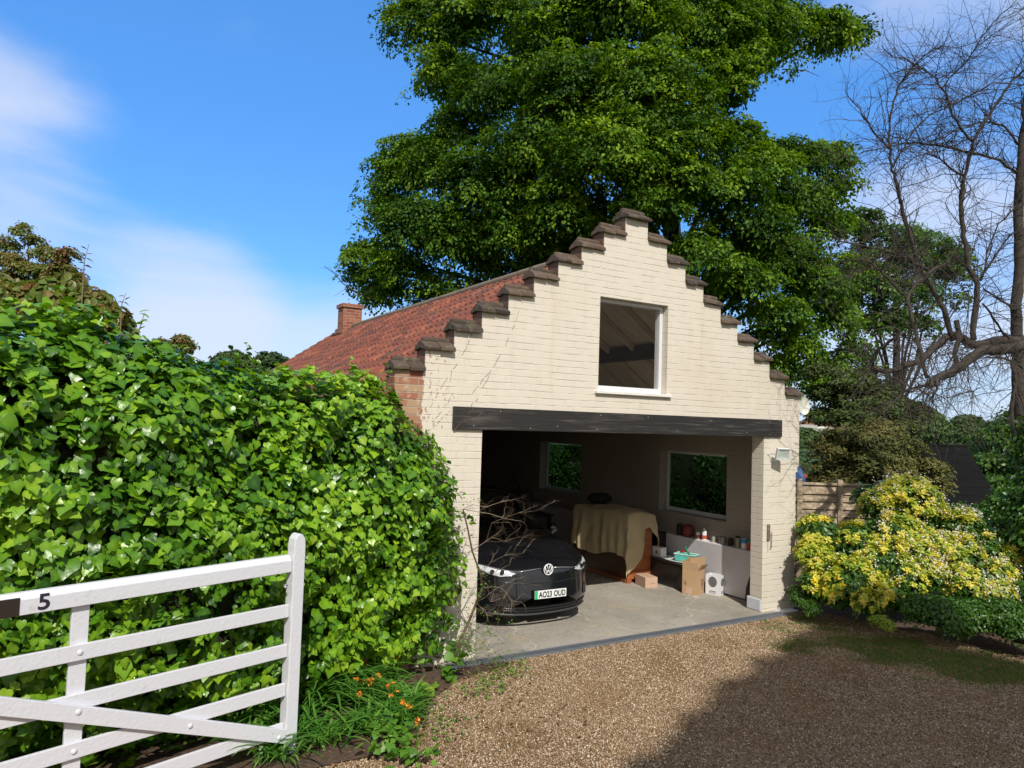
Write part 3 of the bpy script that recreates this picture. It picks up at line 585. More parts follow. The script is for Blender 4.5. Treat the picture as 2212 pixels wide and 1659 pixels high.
# ------------------------------------------------------------------ fittings on the right pier
fl = empty('floodlight', (8.474, Y0, 2.23), 'small white square floodlight on a bracket on the right pier', 'floodlight')
def orient(nv, up=(0, 0, 1)):
    nv = nrm(np.array(nv, float)); x = nrm(np.cross(up, nv)); y = np.cross(nv, x); return np.array([x, y, nv])   # rows; local z = facing
c_ = on_y(1691, 981, Y0-.17); A = orient((-.32, -.85, -.30))
mb = MB().box((-.085, -.075, -.045), (.085, .075, -.004), A, c_)
for a in ((-.095, -.085, .095, -.070), (-.095, .070, .095, .085), (-.095, -.070, -.080, .070), (.080, -.070, .095, .070)): mb.box((a[0], a[1], -.03), (a[2], a[3], .012), A, c_)
mb.build('housing', WHITE, fl, bevel=.003)
mb = MB(); q4 = [(-.08, -.07), (.08, -.07), (.08, .07), (-.08, .07)]; i4 = [(-.03, -.025), (.03, -.025), (.03, .03), (-.03, .03)]
V = [(a, b_, .004) for a, b_ in q4]+[(a, b_, -.003) for a, b_ in i4]; V = np.array(V)@A+c_
mb.add(V, [(0, 1, 5, 4), (1, 2, 6, 5), (2, 3, 7, 6), (3, 0, 4, 7), (4, 5, 6, 7)]); mb.build('reflector', simple('silvered reflector', (.50, .58, .54), .35, var=.1), fl)
MB().tube([c_+np.array([0, .03, -.02]), (8.50, Y0-.06, 2.16), (8.49, Y0, 2.15)], .012, 8).tube([c_+np.array([-.08, .02, 0]), (8.40, Y0-.02, 2.24), (8.36, Y0, 2.245)], .006, 6).box((8.455, Y0-.012, 2.12), (8.53, Y0, 2.19)).build('bracket', WHITE, fl)
lk = empty('door_hook', (8.41, Y0, 1.15), 'rusty iron hook hanging from a small wooden block on the pier', 'door hook')
MB().box((8.375, Y0-.03, 1.02), (8.425, Y0, 1.25)).build('wooden_block', wood_mat('grey old wood', (.12, .085, .06), (.22, .17, .13)), lk, bevel=.012)
MB().tube([(8.43, Y0-.035, 1.14), (8.452, Y0-.03, 1.13), (8.452, Y0-.025, .95), (8.462, Y0-.025, .925), (8.445, Y0-.025, .912), (8.43, Y0-.025, .918)], .0055, 6).build('hook', simple('rusty iron', (.12, .075, .05), .7), lk)
MB().tube([(8.395, Y0-.012, 1.02), (8.395, Y0-.01, .92), (8.40, Y0-.012, .86)], .0028, 4).build('cord', simple('old string', (.35, .28, .2), .8), lk)
ds = empty('satellite_dish', (9.06, 7.1, 2.9), 'small round off-white dish on the right side of the garage wall', 'satellite dish')
c_ = on_x(1737, 877, 9.13); A = orient((-.30, -.92, .10)); mb = MB(); R_ = []
for i, (r, d) in enumerate([(0.001, -.03), (.04, -.024), (.08, -.012), (.112, .0), (.116, .004), (.112, -.006), (.06, -.03), (.001, -.04)]): R_.append([(r*math.cos(t)*.80, r*math.sin(t)*1.15, d) for t in np.linspace(0, 2*math.pi, 25)])
mb.grid((np.array(R_).reshape(-1, 3)@A+c_).reshape(8, 25, 3)); mb.build('reflector', simple('off-white dish', (.66, .66, .60), .5, var=.08), ds, smooth=True)
MB().tube([c_+np.array([0.01, .04, 0]), c_+np.array([-.02, .14, -.03]), (9.05, 7.2, 2.88)], .012, 8).build('arm', WHITE_OLD, ds)
# ------------------------------------------------------------------ the car
CARX, CARY, CARZ = 5.085, 7.60, .022
PAINT = simple('black car paint', (.006, .007, .010), .22, var=.0, coat=1.0); DGLASS = simple('tinted glass', (.006, .008, .010), .04, var=0, spec=.8)
TRIM = simple('matt black trim', (.012, .012, .013), .6, var=.1); TYRE = simple('tyre rubber', (.015, .015, .016), .85, var=.1); ALLOY = simple('alloy rim', (.35, .35, .37), .3, metal=.9, var=.03)
SILVER = simple('silver trim', (.62, .65, .70), .22, metal=.7, var=.02); LAMPIN = simple('lamp reflector', (.74, .78, .84), .28, metal=.35, var=.12, scale=30); CLEAR = glass_mat('lamp lens', (.96, .98, 1.0))
PLW = simple('plate white', (.78, .80, .80), .35, var=.01); PLG = simple('plate green', (.02, .50, .16), .4, var=.01); INK = simple('black lettering', (.01, .01, .012), .5, var=0)
def yf(x, z):                                        # nose surface: how far back it lies at (x, z)
    ax = abs(x); return .40*(ax/.88)**3.1+.26*max(0, min(1.3, (z-.69)/.16))**2+.10*max(0, (.36-z)/.2)**1.5+.035*max(0, (z-.33)/.25)
def prof(w, zt, wr, zr, wb, zb, z0, n1=7):
    """half section from the top centre line down to the sill: x, z"""
    P = [(wr*t, zt-(zt-zr)*t**2.6) for t in np.linspace(0, 1, n1)]
    P += [(wr+(wb-wr)*t, zr+(zb-zr)*t) for t in (.25, .5, .75, 1.)]
    for t in np.linspace(.2, 1, 5): P.append((wb+(w-wb)*math.sin(t*math.pi/2), zb+(.60-zb)*t))
    P += [(w, .48), (w*.995, .36), (w*.975, .26), (w*.94, z0+.02), (w*.86, z0)]
    return P
ST_ = [  # y, w, z-top, roof half width, z, belt half width, z, floor
    (.55, .875, .925, .66, .90, .80, .84, .19), (.80, .895, .965, .68, .945, .82, .88, .19), (1.05, .90, 1.02, .70, .995, .84, .92, .19),
    (1.12, .90, 1.06, .70, 1.02, .85, .93, .19), (1.35, .902, 1.20, .67, 1.17, .855, .95, .19), (1.60, .904, 1.36, .645, 1.325, .86, .96, .19), (1.85, .904, 1.48, .62, 1.44, .862, .965, .19),
    (2.10, .904, 1.535, .61, 1.495, .863, .97, .19), (2.60, .904, 1.56, .60, 1.52, .864, .98, .19), (3.10, .904, 1.55, .595, 1.51, .862, .99, .19), (3.50, .90, 1.51, .58, 1.47, .855, 1.0, .20),
    (3.80, .895, 1.42, .56, 1.38, .84, 1.01, .21), (4.02, .885, 1.24, .56, 1.21, .82, 1.02, .23), (4.14, .87, 1.04, .60, 1.02, .79, .96, .26), (4.22, .84, .90, .62, .88, .74, .84, .28), (4.26, .78, .80, .58, .78, .68, .75, .30)]
P0 = prof(.845, .845, .66, .825, .775, .785, .19)
rows = []
cz = .50
for s_ in np.linspace(.06, 1, 9):
    R = [(x*s_, yf(x*s_, cz+(z-cz)*s_), cz+(z-cz)*s_) for x, z in P0]; rows.append(R)
m0 = prof(.868, .885, .665, .865, .79, .81, .19)
rows.append([(x, max(yf(x, z), .34+.14*min(1, abs(x)/.85)), z) for x, z in m0])
for y, w_, zt, wr, zr, wb, zb, z0 in ST_: rows.append([(x, y, z) for x, z in prof(w_, zt, wr, zr, wb, zb, z0)])
Gc = np.array(rows); npf = Gc.shape[1]; full = np.concatenate([Gc[:, ::-1]*np.array([-1, 1, 1]), Gc[:, 1:]], 1)
off = np.array([CARX, CARY, CARZ]); nr, nc = full.shape[:2]; mid = npf-1
car = empty('hatchback_car', off, 'black electric hatchback parked nose out inside the garage', 'car')
front_rows = 10
def glassy(i, j):                                    # windscreen, side and rear glass cells
    if i < front_rows: return None
    s_ = i-front_rows; k = abs(j-mid+.5)
    if s_ < 0 or s_ >= len(ST_)-1: return None
    top = k < 6
    if top and 3 <= s_ <= 5: return 'windscreen'
    if top and s_ == 11: return 'rear_window'
    if 6 <= k < 10 and 4 <= s_ <= 10: return 'side_window'
    return None
parts = {}
for i in range(nr-1):
    for j in range(nc-1):
        g = glassy(i, j)
        if g == 'side_window': g += ('L' if j < mid else 'R')+('a' if i-front_rows < 7 else 'b')
        parts.setdefault(g or 'body', []).append((i, j))
for k, cells in parts.items():
    mb = MB(); Vf = full+off; idx = {}; vs = []; fs = []
    for i, j in cells:
        f = []
        for a in ((i, j), (i+1, j), (i+1, j+1), (i, j+1)):
            if a not in idx: idx[a] = len(vs); vs.append(Vf[a])
            f.append(idx[a])
        fs.append(tuple(f))
    if k == 'body':
        fs.append(tuple(idx[(0, j)] for j in range(nc))); fs.append(tuple(idx[(nr-1, j)] for j in range(nc))[::-1])
    mb.add(vs, fs); nm = 'side_window' if k.startswith('side') else k
    ob = mb.build(nm, PAINT if k == 'body' else DGLASS, car, smooth=True)
    if k == 'body': body = ob; md = ob.modifiers.new('s', 'SUBSURF'); md.levels = 1; md.render_levels = 2
def patch(outline, name, mat, proud=.004, n=10, parent=car, solid=0, smooth_=True):
    """panel following the nose: outline is two matching poly-lines (lower, upper) of (x, z)"""
    lo, up = [np.array(a, float) for a in outline]; tt = np.linspace(0, 1, 14)
    def res(a):
        d = np.r_[0, np.cumsum(np.linalg.norm(np.diff(a, axis=0), axis=1))]; d /= d[-1]; return np.stack([np.interp(tt, d, a[:, 0]), np.interp(tt, d, a[:, 1])], 1)
    lo, up = res(lo), res(up); G = []
    for u in np.linspace(0, 1, n): 
        r = lo+(up-lo)*u; G.append([(CARX+x, CARY+yf(x, z)-proud, CARZ+z) for x, z in r])
    mb = MB(); mb.grid(G); return mb.build(name, mat, parent, smooth=smooth_, solid=solid)
def strip(pts, r, name, mat, proud=.006, parent=car, mb=None, build=True):
    mb = mb or MB(); mb.tube([(CARX+x, CARY+yf(x, z)-proud, CARZ+z) for x, z in pts], r, 6)
    return mb.build(name, mat, parent, smooth=True) if build else mb
for s_ in (-1, 1):
    lo = [(s_*a, b_) for a, b_ in ((.43, .685), (.50, .655), (.62, .640), (.74, .665), (.80, .70))]; up = [(s_*a, b_) for a, b_ in ((.43, .70), (.52, .722), (.64, .748), (.74, .772), (.805, .785))]
    patch((lo, up), 'lamp_bed', TRIM, .004)
    hd = patch(([(x*1.0, z+.012) for x, z in lo], [(x, z-.012) for x, z in up]), 'headlight', LAMPIN, .010)
    mb = MB(); strip([(s_*.44, .692), (s_*.51, .667), (s_*.62, .655), (s_*.73, .680), (s_*.79, .715)], .0055, 'l', SILVER, .016, mb=mb, build=False)
    strip([(s_*.45, .705), (s_*.53, .722), (s_*.64, .745), (s_*.78, .772)], .004, 'l', SILVER, .014, mb=mb, build=False); mb.build('light_strip', SILVER, hd, smooth=True)
    for cx_ in (.60, .70):
        mb = MB(); c0 = np.array([CARX+s_*cx_, CARY+yf(cx_, .705)-.012, CARZ+.705]); mb.lathe((0, 0, 0), [(.030, 0), (.030, .014), (.022, .018), (.012, .010)], 16); V = mb.v[-1].copy(); mb.v[-1] = np.stack([V[:, 0]+c0[0], c0[1]-V[:, 2], V[:, 1]+c0[2]], 1); mb.build('lamp_lens', DGLASS, hd, smooth=True)
    # honeycomb air curtain below each lamp
    lo = [(s_*a, .335+.01*i) for i, a in enumerate((.63, .68, .73))]; up = [(s_*a, .445+.012*i) for i, a in enumerate((.62, .67, .735))]
    patch((lo, up), 'air_curtain', TRIM, .004); mb = MB()
    for a in range(4):
        for b_ in range(5):
            x = s_*(.640+.024*a); z = .350+.021*b_+.006*(a % 2); c0 = (CARX+x, CARY+yf(x, z)-.008, CARZ+z); mb.lathe((0, 0, 0), [(.0075, 0), (.0075, .004), (.005, .005)], 6); V = mb.v[-1].copy(); mb.v[-1] = np.stack([V[:, 0]+c0[0], c0[1]-V[:, 2]+.003, V[:, 1]+c0[2]], 1)
    mb.build('honeycomb', SILVER if False else simple('glossy black mesh', (.05, .05, .055), .2, var=0), car)
    strip([(s_*.085, .735), (s_*.20, .729), (s_*.33, .719), (s_*.43, .706)], .0042, 'chrome_line', SILVER)
patch(([(-.70, .215), (-.35, .185), (0, .18), (.35, .185), (.70, .215)], [(-.72, .30), (-.36, .285), (0, .28), (.36, .285), (.72, .30)]), 'lower_grille', TRIM, .003)
mb = MB()
for zz in (.232, .262): strip([(x, zz+.02*(abs(x)/.7)**2) for x in np.linspace(-.66, .66, 15)], .006, '', TRIM, .012, mb=mb, build=False)
mb.build('grille_bar', PAINT, car, smooth=True)
strip([(x, .172+.03*(abs(x)/.75)**2) for x in np.linspace(-.74, .74, 19)], .014, 'bumper_lip', simple('satin grey lip', (.045, .05, .058), .35, var=.03), .010)
strip([(x, .56+.055*(abs(x)/.8)**2) for x in np.linspace(-.80, .80, 19)], .006, 'bumper_crease', PAINT, .001)
# round badge with a V over a W
bz = .722; by = CARY+yf(0, bz)-.028; b0 = np.array([CARX, by, CARZ+bz])
mb = MB(); mb.lathe((0, 0, 0), [(.070, 0), (.070, .008), (.05, .010)], 28); V = mb.v[-1].copy(); mb.v[-1] = np.stack([V[:, 0]+b0[0], b0[1]-V[:, 2]+.008, V[:, 1]+b0[2]], 1)
bd = mb.build('badge', TRIM, car); mb = MB()
mb.tube([b0+np.array([.066*math.cos(t), -.004, .066*math.sin(t)]) for t in np.linspace(0, 2*math.pi, 33)], .0065, 6, cap=False)
def bar(a, b_): mb.tube([b0+np.array([a[0], -.005, a[1]]), b0+np.array([b_[0], -.005, b_[1]])], .0062, 5)
bar((-.028, .056), (-.004, .006)); bar((.028, .056), (.004, .006)); bar((-.053, .036), (-.024, -.052)); bar((.053, .036), (.024, -.052)); bar((-.024, -.052), (-.003, -.006)); bar((.024, -.052), (.003, -.006))
mb.build('badge_emblem', simple('white chrome', (.82, .84, .86), .25, var=.01), bd, smooth=True)
# number plate
pz0, pz1, pw = .385, .485, .235; py_ = CARY+yf(pw*.9, .43)-.055; pl = MB().box((CARX-pw, py_, CARZ+pz0), (CARX+pw, py_+.012, CARZ+pz1)).build('number_plate', PLW, car, bevel=.002)
MB().box((CARX-pw, py_-.0015, CARZ+pz0), (CARX-pw+.042, py_-.0002, CARZ+pz1)).build('green_band', PLG, pl)
MB().box((CARX-.2, py_+.012, CARZ+.39), (CARX+.2, CARY+yf(0, .43)+.02, CARZ+.48)).build('plate_bracket', TRIM, car)
def text_mesh(name, txt, mat, origin, xax, yax, w, h, parent, bold=.0, ext=.0008):
    cu = bpy.data.curves.new(name, 'FONT'); cu.body = txt; cu.size = 1.0; cu.offset = bold; cu.space_character = 1.05; to = bpy.data.objects.new('tmp', cu); SC.collection.objects.link(to)
    dg = bpy.context.evaluated_depsgraph_get(); me = bpy.data.meshes.new_from_object(to.evaluated_get(dg)); bpy.data.objects.remove(to)
    V = np.array([v.co[:] for v in me.vertices]); lo, hi = V.min(0), V.max(0); X = (V[:, 0]-lo[0])/(hi[0]-lo[0])*w; Y = (V[:, 1]-lo[1])/(hi[1]-lo[1])*h
    xax, yax = nrm(np.array(xax, float)), nrm(np.array(yax, float)); nn = np.cross(xax, yax); W = np.array(origin)+X[:, None]*xax+Y[:, None]*yax+nn*ext
    me.vertices.foreach_set('co', W.astype('f').ravel()); me.materials.clear(); me.materials.append(mat); me.name = name; me.update(); o = bpy.data.objects.new(name, me); link(o, parent); return o
text_mesh('plate_lettering', 'AO23 OUD', INK, (CARX-pw+.055, py_, CARZ+pz0+.012), (1, 0, 0), (0, 0, 1), 2*pw-.068, pz1-pz0-.024, pl, .035)
def wheel(x, y, s_):
    mb = MB(); mb.lathe((0, 0, 0), [(.20, -.10), (.30, -.105), (.335, -.085), (.342, 0), (.335, .085), (.30, .105), (.20, .10)], 32); V = mb.v[-1].copy(); mb.v[-1] = np.stack([x+V[:, 2], y+V[:, 0], CARZ+.342+V[:, 1]], 1)
    w = mb.build('wheel', TYRE, car, smooth=True); mb = MB(); mb.lathe((0, 0, 0), [(.02, .02), (.06, .03), (.10, .01)], 16)
    V = mb.v[-1].copy(); mb.v[-1] = np.stack([x+s_*(V[:, 2]+.08), y+V[:, 0], CARZ+.342+V[:, 1]], 1)
    for k in range(5):
        a = k*2*math.pi/5; d = np.array([0, math.cos(a), math.sin(a)]); c0 = np.array([x+s_*.095, y, CARZ+.342]); mb.tube([c0+d*.04, c0+d*.13, c0+d*.21], [.03, .022, .028], 6)
    mb.tube([(x+s_*.09, y+.215*math.cos(t), CARZ+.342+.215*math.sin(t)) for t in np.linspace(0, 6.2832, 25)], .016, 6, cap=False); mb.build('rim', ALLOY, w, smooth=True)
for s_ in (-1, 1):
    for y in (.90, 3.55): wheel(CARX+s_*.80, CARY+y, s_)
    mb = MB(); mb.lathe((0, 0, 0), [(.001, -.06), (.05, -.05), (.075, 0), (.06, .05), (.001, .06)], 14); V = mb.v[-1].copy(); mb.v[-1] = np.stack([CARX+s_*.98+V[:, 0]*1.2, CARY+1.42+V[:, 2], CARZ+1.0+V[:, 1]], 1)
    mb.tube([(CARX+s_*.86, CARY+1.45, CARZ+.96), (CARX+s_*.95, CARY+1.43, CARZ+.99)], .02, 6); mb.build('wing_mirror', PAINT, car, smooth=True)
    for y in (2.15, 3.0): MB().box((CARX+s_*.898, CARY+y, CARZ+.80), (CARX+s_*.925, CARY+y+.18, CARZ+.835)).build('door_handle', PAINT, car, bevel=.006)

# ------------------------------------------------------------------ things kept in the garage
FZ = .022
CAB = wood_mat('orange brown wood', (.26, .075, .025), (.40, .14, .05), (3, 3, 9), .45); CABD = wood_mat('dark brown wood', (.045, .018, .010), (.09, .035, .018), (3, 3, 9), .5)
cb = empty('wooden_cabinet', (7.9, 9.9, FZ), 'long orange-brown wooden cabinet half hidden under a beige blanket', 'cabinet')
MB().box((7.66, 9.19, FZ+.06), (8.17, 9.215, 1.10)).build('end_panel', CAB, cb, bevel=.004)
MB().box((7.665, 9.216, FZ+.06), (7.69, 10.70, 1.08)).build('side_panel', CABD, cb); MB().box((8.14, 9.216, FZ+.06), (8.165, 10.70, 1.08)).build('side_panel', CABD, cb)
MB().box((7.65, 9.18, 1.08), (8.18, 10.72, 1.105)).build('top', CAB, cb, bevel=.004); MB().box((7.69, 10.675, FZ+.06), (8.14, 10.70, 1.08)).build('back_panel', CABD, cb)
MB().box((7.655, 9.185, FZ), (7.75, 10.7, FZ+.06)).box((8.08, 9.185, FZ), (8.175, 10.7, FZ+.06)).build('base_rail', CAB, cb)
CLOTH = simple('beige wool blanket', (.52, .42, .25), .95, var=.06, scale=5, bump=.4, bscale=150)
# blanket: a sheet laid over the top, folding down on three sides; (u across X, v along Y)
def drape(u, v):
    x0, x1, y0, y1, zt = 7.63, 8.20, 9.155, 10.66, 1.13
    X, Y = 7.91+u, 9.90+v; zt = zt+.07*math.exp(-((u-.0)/.25)**2-((v+.25)/.55)**2)+.012*math.sin(u*9+v*5)
    cx, cy = min(max(X, x0), x1), min(max(Y, y0), y1); dx, dy = X-cx, Y-cy; d = math.hypot(dx, dy)
    if d < 1e-6: return (X, Y, zt)
    nx, ny = dx/d, dy/d; fold = .028*math.sin((cy*12.5+cx*15)+2.2*math.sin(cy*5))*min(1, d*3)+.02*math.sin(cy*31)*min(1, d*2); out = .022*min(1, d*8)+fold*.9+.10*d*(.3+.2*math.sin(cy*3.1))
    return (cx+nx*out, cy+ny*out, zt-.02*min(1, d*10)-d*.98)
G = []
for v in np.linspace(-1.0, 1.0, 90):
    row = []
    for u in np.linspace(-1, 1, 70):
        # left hang about .75, right hang small; corner at front left falls longest, front right lifted
        hl = .72+.05*math.sin(v*6)-.10*max(0, v); hr = .32
        uu = u*(.28+hl) if u < 0 else u*(.29+hr); fr = np.interp(u, [-1, -.55, -.30, 0.0, .12, .28, .55, 1], [.70, .86, .98, .62, .24, .20, .42, .60]); vv = v*(.745+fr) if v < 0 else v*(.76+.5)
        row.append(drape(uu, vv))
    G.append(row)
G = np.array(G)
for a_ in G:
    for p_ in a_:
        v_ = Vector(p_.tolist()); k_ = min(1, max(.25, (1.16-p_[2])*3)); p_[0] += .030*noise.noise(v_*5)*k_; p_[1] += .030*noise.noise(v_*6+Vector((3, 1, 2)))*k_; p_[2] += .020*noise.noise(v_*7)
G[..., 2] = np.maximum(G[..., 2], .10)
mb = MB(); mb.grid(G); o = mb.build('blanket', CLOTH, smooth=True, solid=.008); tag(o, 'beige blanket draped over the long wooden cabinet', 'blanket')
CARD = simple('brown cardboard', (.44, .29, .16), .85, var=.07, scale=5, bump=.1); CARDP = simple('pale pink cardboard', (.52, .35, .25), .85, var=.05, scale=5, bump=.1); CARDW = simple('white carton', (.72, .72, .74), .6, var=.03, scale=6); PRN = simple('dark print', (.05, .05, .055), .6, var=0); GREYP = simple('grey print', (.25, .25, .26), .6, var=.0)
def qbox(name, c0, c1, c2, h, mat, label, open_=False, t=.006):
    """box from three floor corners: back-left, front, right"""
    c0, c1, c2 = [np.array([a[0], a[1], FZ]) for a in (c0, c1, c2)]; c3 = c0+c2-c1; up = np.array([0, 0, h]); root = empty(name, (c0+c2)/2, label, 'box')
    P = [c0, c1, c2, c3]; mb = MB()
    if open_:
        for a, b_ in ((0, 1), (1, 2), (2, 3), (3, 0)):
            n_ = nrm(np.cross(P[b_]-P[a], up))*t; mb.add([P[a], P[b_], P[b_]+up, P[a]+up, P[a]-n_, P[b_]-n_, P[b_]+up-n_, P[a]+up-n_], [(0, 1, 2, 3), (5, 4, 7, 6), (3, 2, 6, 7), (0, 3, 7, 4), (1, 5, 6, 2)])
        mb.add([p+np.array([0, 0, .004]) for p in P], [(0, 1, 2, 3)])
    else: mb.add(P+[p+up for p in P], [(3, 2, 1, 0), (4, 5, 6, 7), (0, 1, 5, 4), (1, 2, 6, 5), (2, 3, 7, 6), (3, 0, 4, 7)])
    mb.build('carton', mat, root, bevel=.003 if not open_ else 0)
    return root, P, up
def face(a, b_, up, u, v, off_=.003):
    n_ = nrm(np.cross(b_-a, up)); return a+(b_-a)*u+up*v+n_*off_
r1_, P, up = qbox('cardboard_box', (7.78, 9.13), (7.717, 8.813), (7.934, 8.771), .165, CARDP, 'low closed pink-brown cardboard box in front of the cabinet')
mb = MB()
for i, u in enumerate((.42, .52, .62, .72)): mb.add([face(P[1], P[2], up, u, .40), face(P[1], P[2], up, u+.055, .40), face(P[1], P[2], up, u+.03+.02*(i % 2), .52)], [(0, 1, 2)])
mb.build('print', PRN, r1_)
mb = MB(); tp = [P[0]+up, P[1]+up, P[2]+up, P[3]+up]; a_, b2 = (tp[1]+tp[2])/2, (tp[0]+tp[3])/2; dd = nrm(tp[2]-tp[1])*.022; mb.add([a_-dd+[0, 0, .002], a_+dd+[0, 0, .002], b2+dd+[0, 0, .002], b2-dd+[0, 0, .002]], [(0, 1, 2, 3)]); mb.build('tape', CARD, r1_)
r2_, P, up = qbox('cardboard_box', (8.04, 8.33), (8.15, 8.114), (8.40, 8.222), .37, CARD, 'tall torn brown cardboard box with its flaps up', True)
mb = MB()
for (a, b_, k, dd) in ((0, 1, .14, .01), (1, 2, .10, .06), (3, 0, .16, -.02), (2, 3, .17, .03)):
    n_ = nrm(np.cross(P[b_]-P[a], up)); mb.add([P[a]+up, P[b_]+up, P[b_]+up+np.array([0, 0, k*.8])+n_*dd, P[a]+up+np.array([0, 0, k])+n_*dd], [(0, 1, 2, 3)])
mb.build('flap', CARD, r2_, solid=.004)
mb = MB(); mb.add([face(P[0], P[1], up, .12, .62), face(P[0], P[1], up, .40, .45, .035), face(P[0], P[1], up, .16, .42), face(P[0], P[1], up, .1, .5)], [(0, 1, 2, 3)]); mb.add([face(P[0], P[1], up, .25, .02), face(P[0], P[1], up, .65, .02), face(P[0], P[1], up, .65, .28), face(P[0], P[1], up, .25, .30)], [(0, 1, 2, 3)]); mb.build('torn_patch', CARDP, r2_, solid=.002)
mb = MB()
for u0, u1, v0, v1 in ((.55, .60, .30, .62), (.55, .72, .59, .62), (.55, .72, .30, .33), (.66, .70, .36, .46), (.66, .70, .49, .57), (.78, .84, .34, .44), (.78, .84, .48, .58), (.52, .86, .22, .235)): mb.add([face(P[1], P[2], up, u0, v0), face(P[1], P[2], up, u1, v0), face(P[1], P[2], up, u1, v1), face(P[1], P[2], up, u0, v1)], [(0, 1, 2, 3)])
mb.build('print', PRN, r2_)
r3_, P, up = qbox('speaker_box', (8.375, 8.17), (8.451, 7.95), (8.62, 8.01), .30, CARDW, 'white carton printed with dark round loudspeakers beside the torn box', True)
mb = MB(); mr = MB()
for (a, b_, sz) in ((0, 1, .070), (1, 2, .054)):
    c0 = face(P[a], P[b_], up, .5, .66); u_ = nrm(P[b_]-P[a]); k = [c0+u_*sz*math.cos(t)+np.array([0, 0, sz*1.15*math.sin(t)]) for t in np.linspace(0, 6.2832, 25)[:-1]]; mb.add(k, [tuple(range(24))])
    n_ = nrm(np.cross(P[b_]-P[a], up))
    for rr in (.75, .5, .25): mr.tube([c0+n_*.001+u_*sz*rr*math.cos(t)+np.array([0, 0, sz*1.15*rr*math.sin(t)]) for t in np.linspace(0, 6.2832, 25)], .0016, 4, cap=False)
    for v0, v1, u0, u1 in ((.08, .17, .28, .72), (.19, .20, .28, .72)): 
        q = [face(P[a], P[b_], up, u, v) for u, v in ((u0, v0), (u1, v0), (u1, v1), (u0, v1))]; mr.tube(q+[q[0]], .0018, 4, cap=False)
        for j in range(6): mr.tube([face(P[a], P[b_], up, u0+(u1-u0)*(j+.5)/6, v0+.02*(v1-v0)), face(P[a], P[b_], up, u0+(u1-u0)*(j+.5)/6, v1)], .0012, 4)
mb.build('loudspeaker_print', simple('speaker grey', (.11, .115, .12), .6, var=.1), r3_); mr.build('print', GREYP, r3_)
mb = MB(); mb.add([P[1]+up, P[2]+up, P[2]+up+np.array([.0, .05, -.03]), P[1]+up+np.array([.0, .06, -.03])], [(0, 1, 2, 3)]); mb.add([P[0]+up, P[1]+up, P[1]+up+np.array([.04, .02, -.02]), P[0]+up+np.array([.04, .01, -.02])], [(0, 1, 2, 3)]); mb.build('flap', CARDW, r3_, solid=.003)
BLK = simple('black laminate', (.016, .014, .014), .35, var=.15, scale=4)
mb = MB().box((8.15, 8.45, FZ), (8.585, 9.45, .40)); sc_ = empty('storage_chest', (8.36, 8.95, FZ), 'long low black storage chest along the right inner wall', 'chest'); mb.build('chest_body', BLK, sc_, bevel=.004)
MB().box((8.135, 8.435, .402), (8.60, 9.46, .425)).build('lid', BLK, sc_, bevel=.004)
MB().box((8.38, 9.30, .427), (8.59, 9.62, .80)).build('black_case', BLK, None, bevel=.01); tag(bpy.data.objects['black_case'], 'black case standing on the storage chest behind the white tub', 'case')
tc_ = empty('dark_cupboard', (8.55, 9.85, FZ), 'tall narrow black cupboard behind the storage chest', 'cupboard'); MB().box((8.28, 9.66, FZ), (8.58, 10.1, 1.08)).build('carcass', BLK, tc_, bevel=.004); MB().box((8.272, 9.67, FZ+.05), (8.279, 9.875, 1.06)).build('door', BLK, tc_, bevel=.002); MB().box((8.272, 9.885, FZ+.05), (8.279, 10.09, 1.06)).build('door', BLK, tc_, bevel=.002)
# white tray, turquoise tub with secateurs, small white carton
WPL = simple('white plastic', (.70, .72, .71), .4, var=.03); TURQ = simple('turquoise plastic', (.10, .50, .42), .4, var=.12, scale=14)
zt = .427; mb = MB(); mb.lathe((0, 0, zt), [(.001, .004), (.24, .004), (.262, .020), (.268, .020), (.245, 0), (.001, 0)], 32); V = mb.v[-1]; V[:, 0] = 8.36+V[:, 0]*.75; V[:, 1] = 8.78+V[:, 1]*1.25
tag(mb.build('tray', WPL, smooth=True), 'oval white tray under the turquoise tub', 'tray')
tb = empty('plastic_tub', (8.40, 8.60, zt+.02), 'turquoise and white plastic tub of tools on the storage chest', 'tub'); A = np.array([nrm(np.array([.45, -.89, 0])), nrm(np.array([.89, .45, 0])), [0, 0, 1]]); c0 = np.array([8.40, 8.62, zt+.014])
mb = MB(); R0 = [(-.17, -.10), (.17, -.10), (.17, .10), (-.17, .10)]; V = np.array([(x*.88, y*.85, 0) for x, y in R0]+[(x, y, .105) for x, y in R0]+[(x*.96, y*.95, .105) for x, y in R0]+[(x*.84, y*.80, .006) for x, y in R0]); mb.add(V@A+c0, [(3, 2, 1, 0)]+[(i, (i+1) % 4, 4+(i+1) % 4, 4+i) for i in range(4)]+[(4+i, 4+(i+1) % 4, 8+(i+1) % 4, 8+i) for i in range(4)]+[(8+i, 8+(i+1) % 4, 12+(i+1) % 4, 12+i) for i in range(4)]+[(12, 13, 14, 15)])
mb.build('tub_body', TURQ, tb); mb = MB(); mb.tube(np.array([(x*1.02, y*1.03, .108) for x, y in R0+R0[:1]])@A+c0, .007, 6); mb.build('rim', WPL, tb)
sq = empty('secateurs', c0+[0, 0, .12], 'red and green handled secateurs lying across the turquoise tub', 'secateurs'); MB().tube(np.array([(-.10, -.02, .13), (-.03, 0, .145), (.02, .02, .14)])@A+c0, [.014, .018, .010], 6).build('red_handle', simple('red plastic', (.45, .02, .02), .4, var=.1), sq, smooth=True)
MB().tube(np.array([(-.0, -.03, .23), (-.01, -.01, .17), (.03, .02, .12), (.06, .04, .07)])@A+c0, [.010, .016, .014, .01], 6).build('green_handle', simple('green plastic', (.02, .22, .10), .4, var=.1), sq, smooth=True)
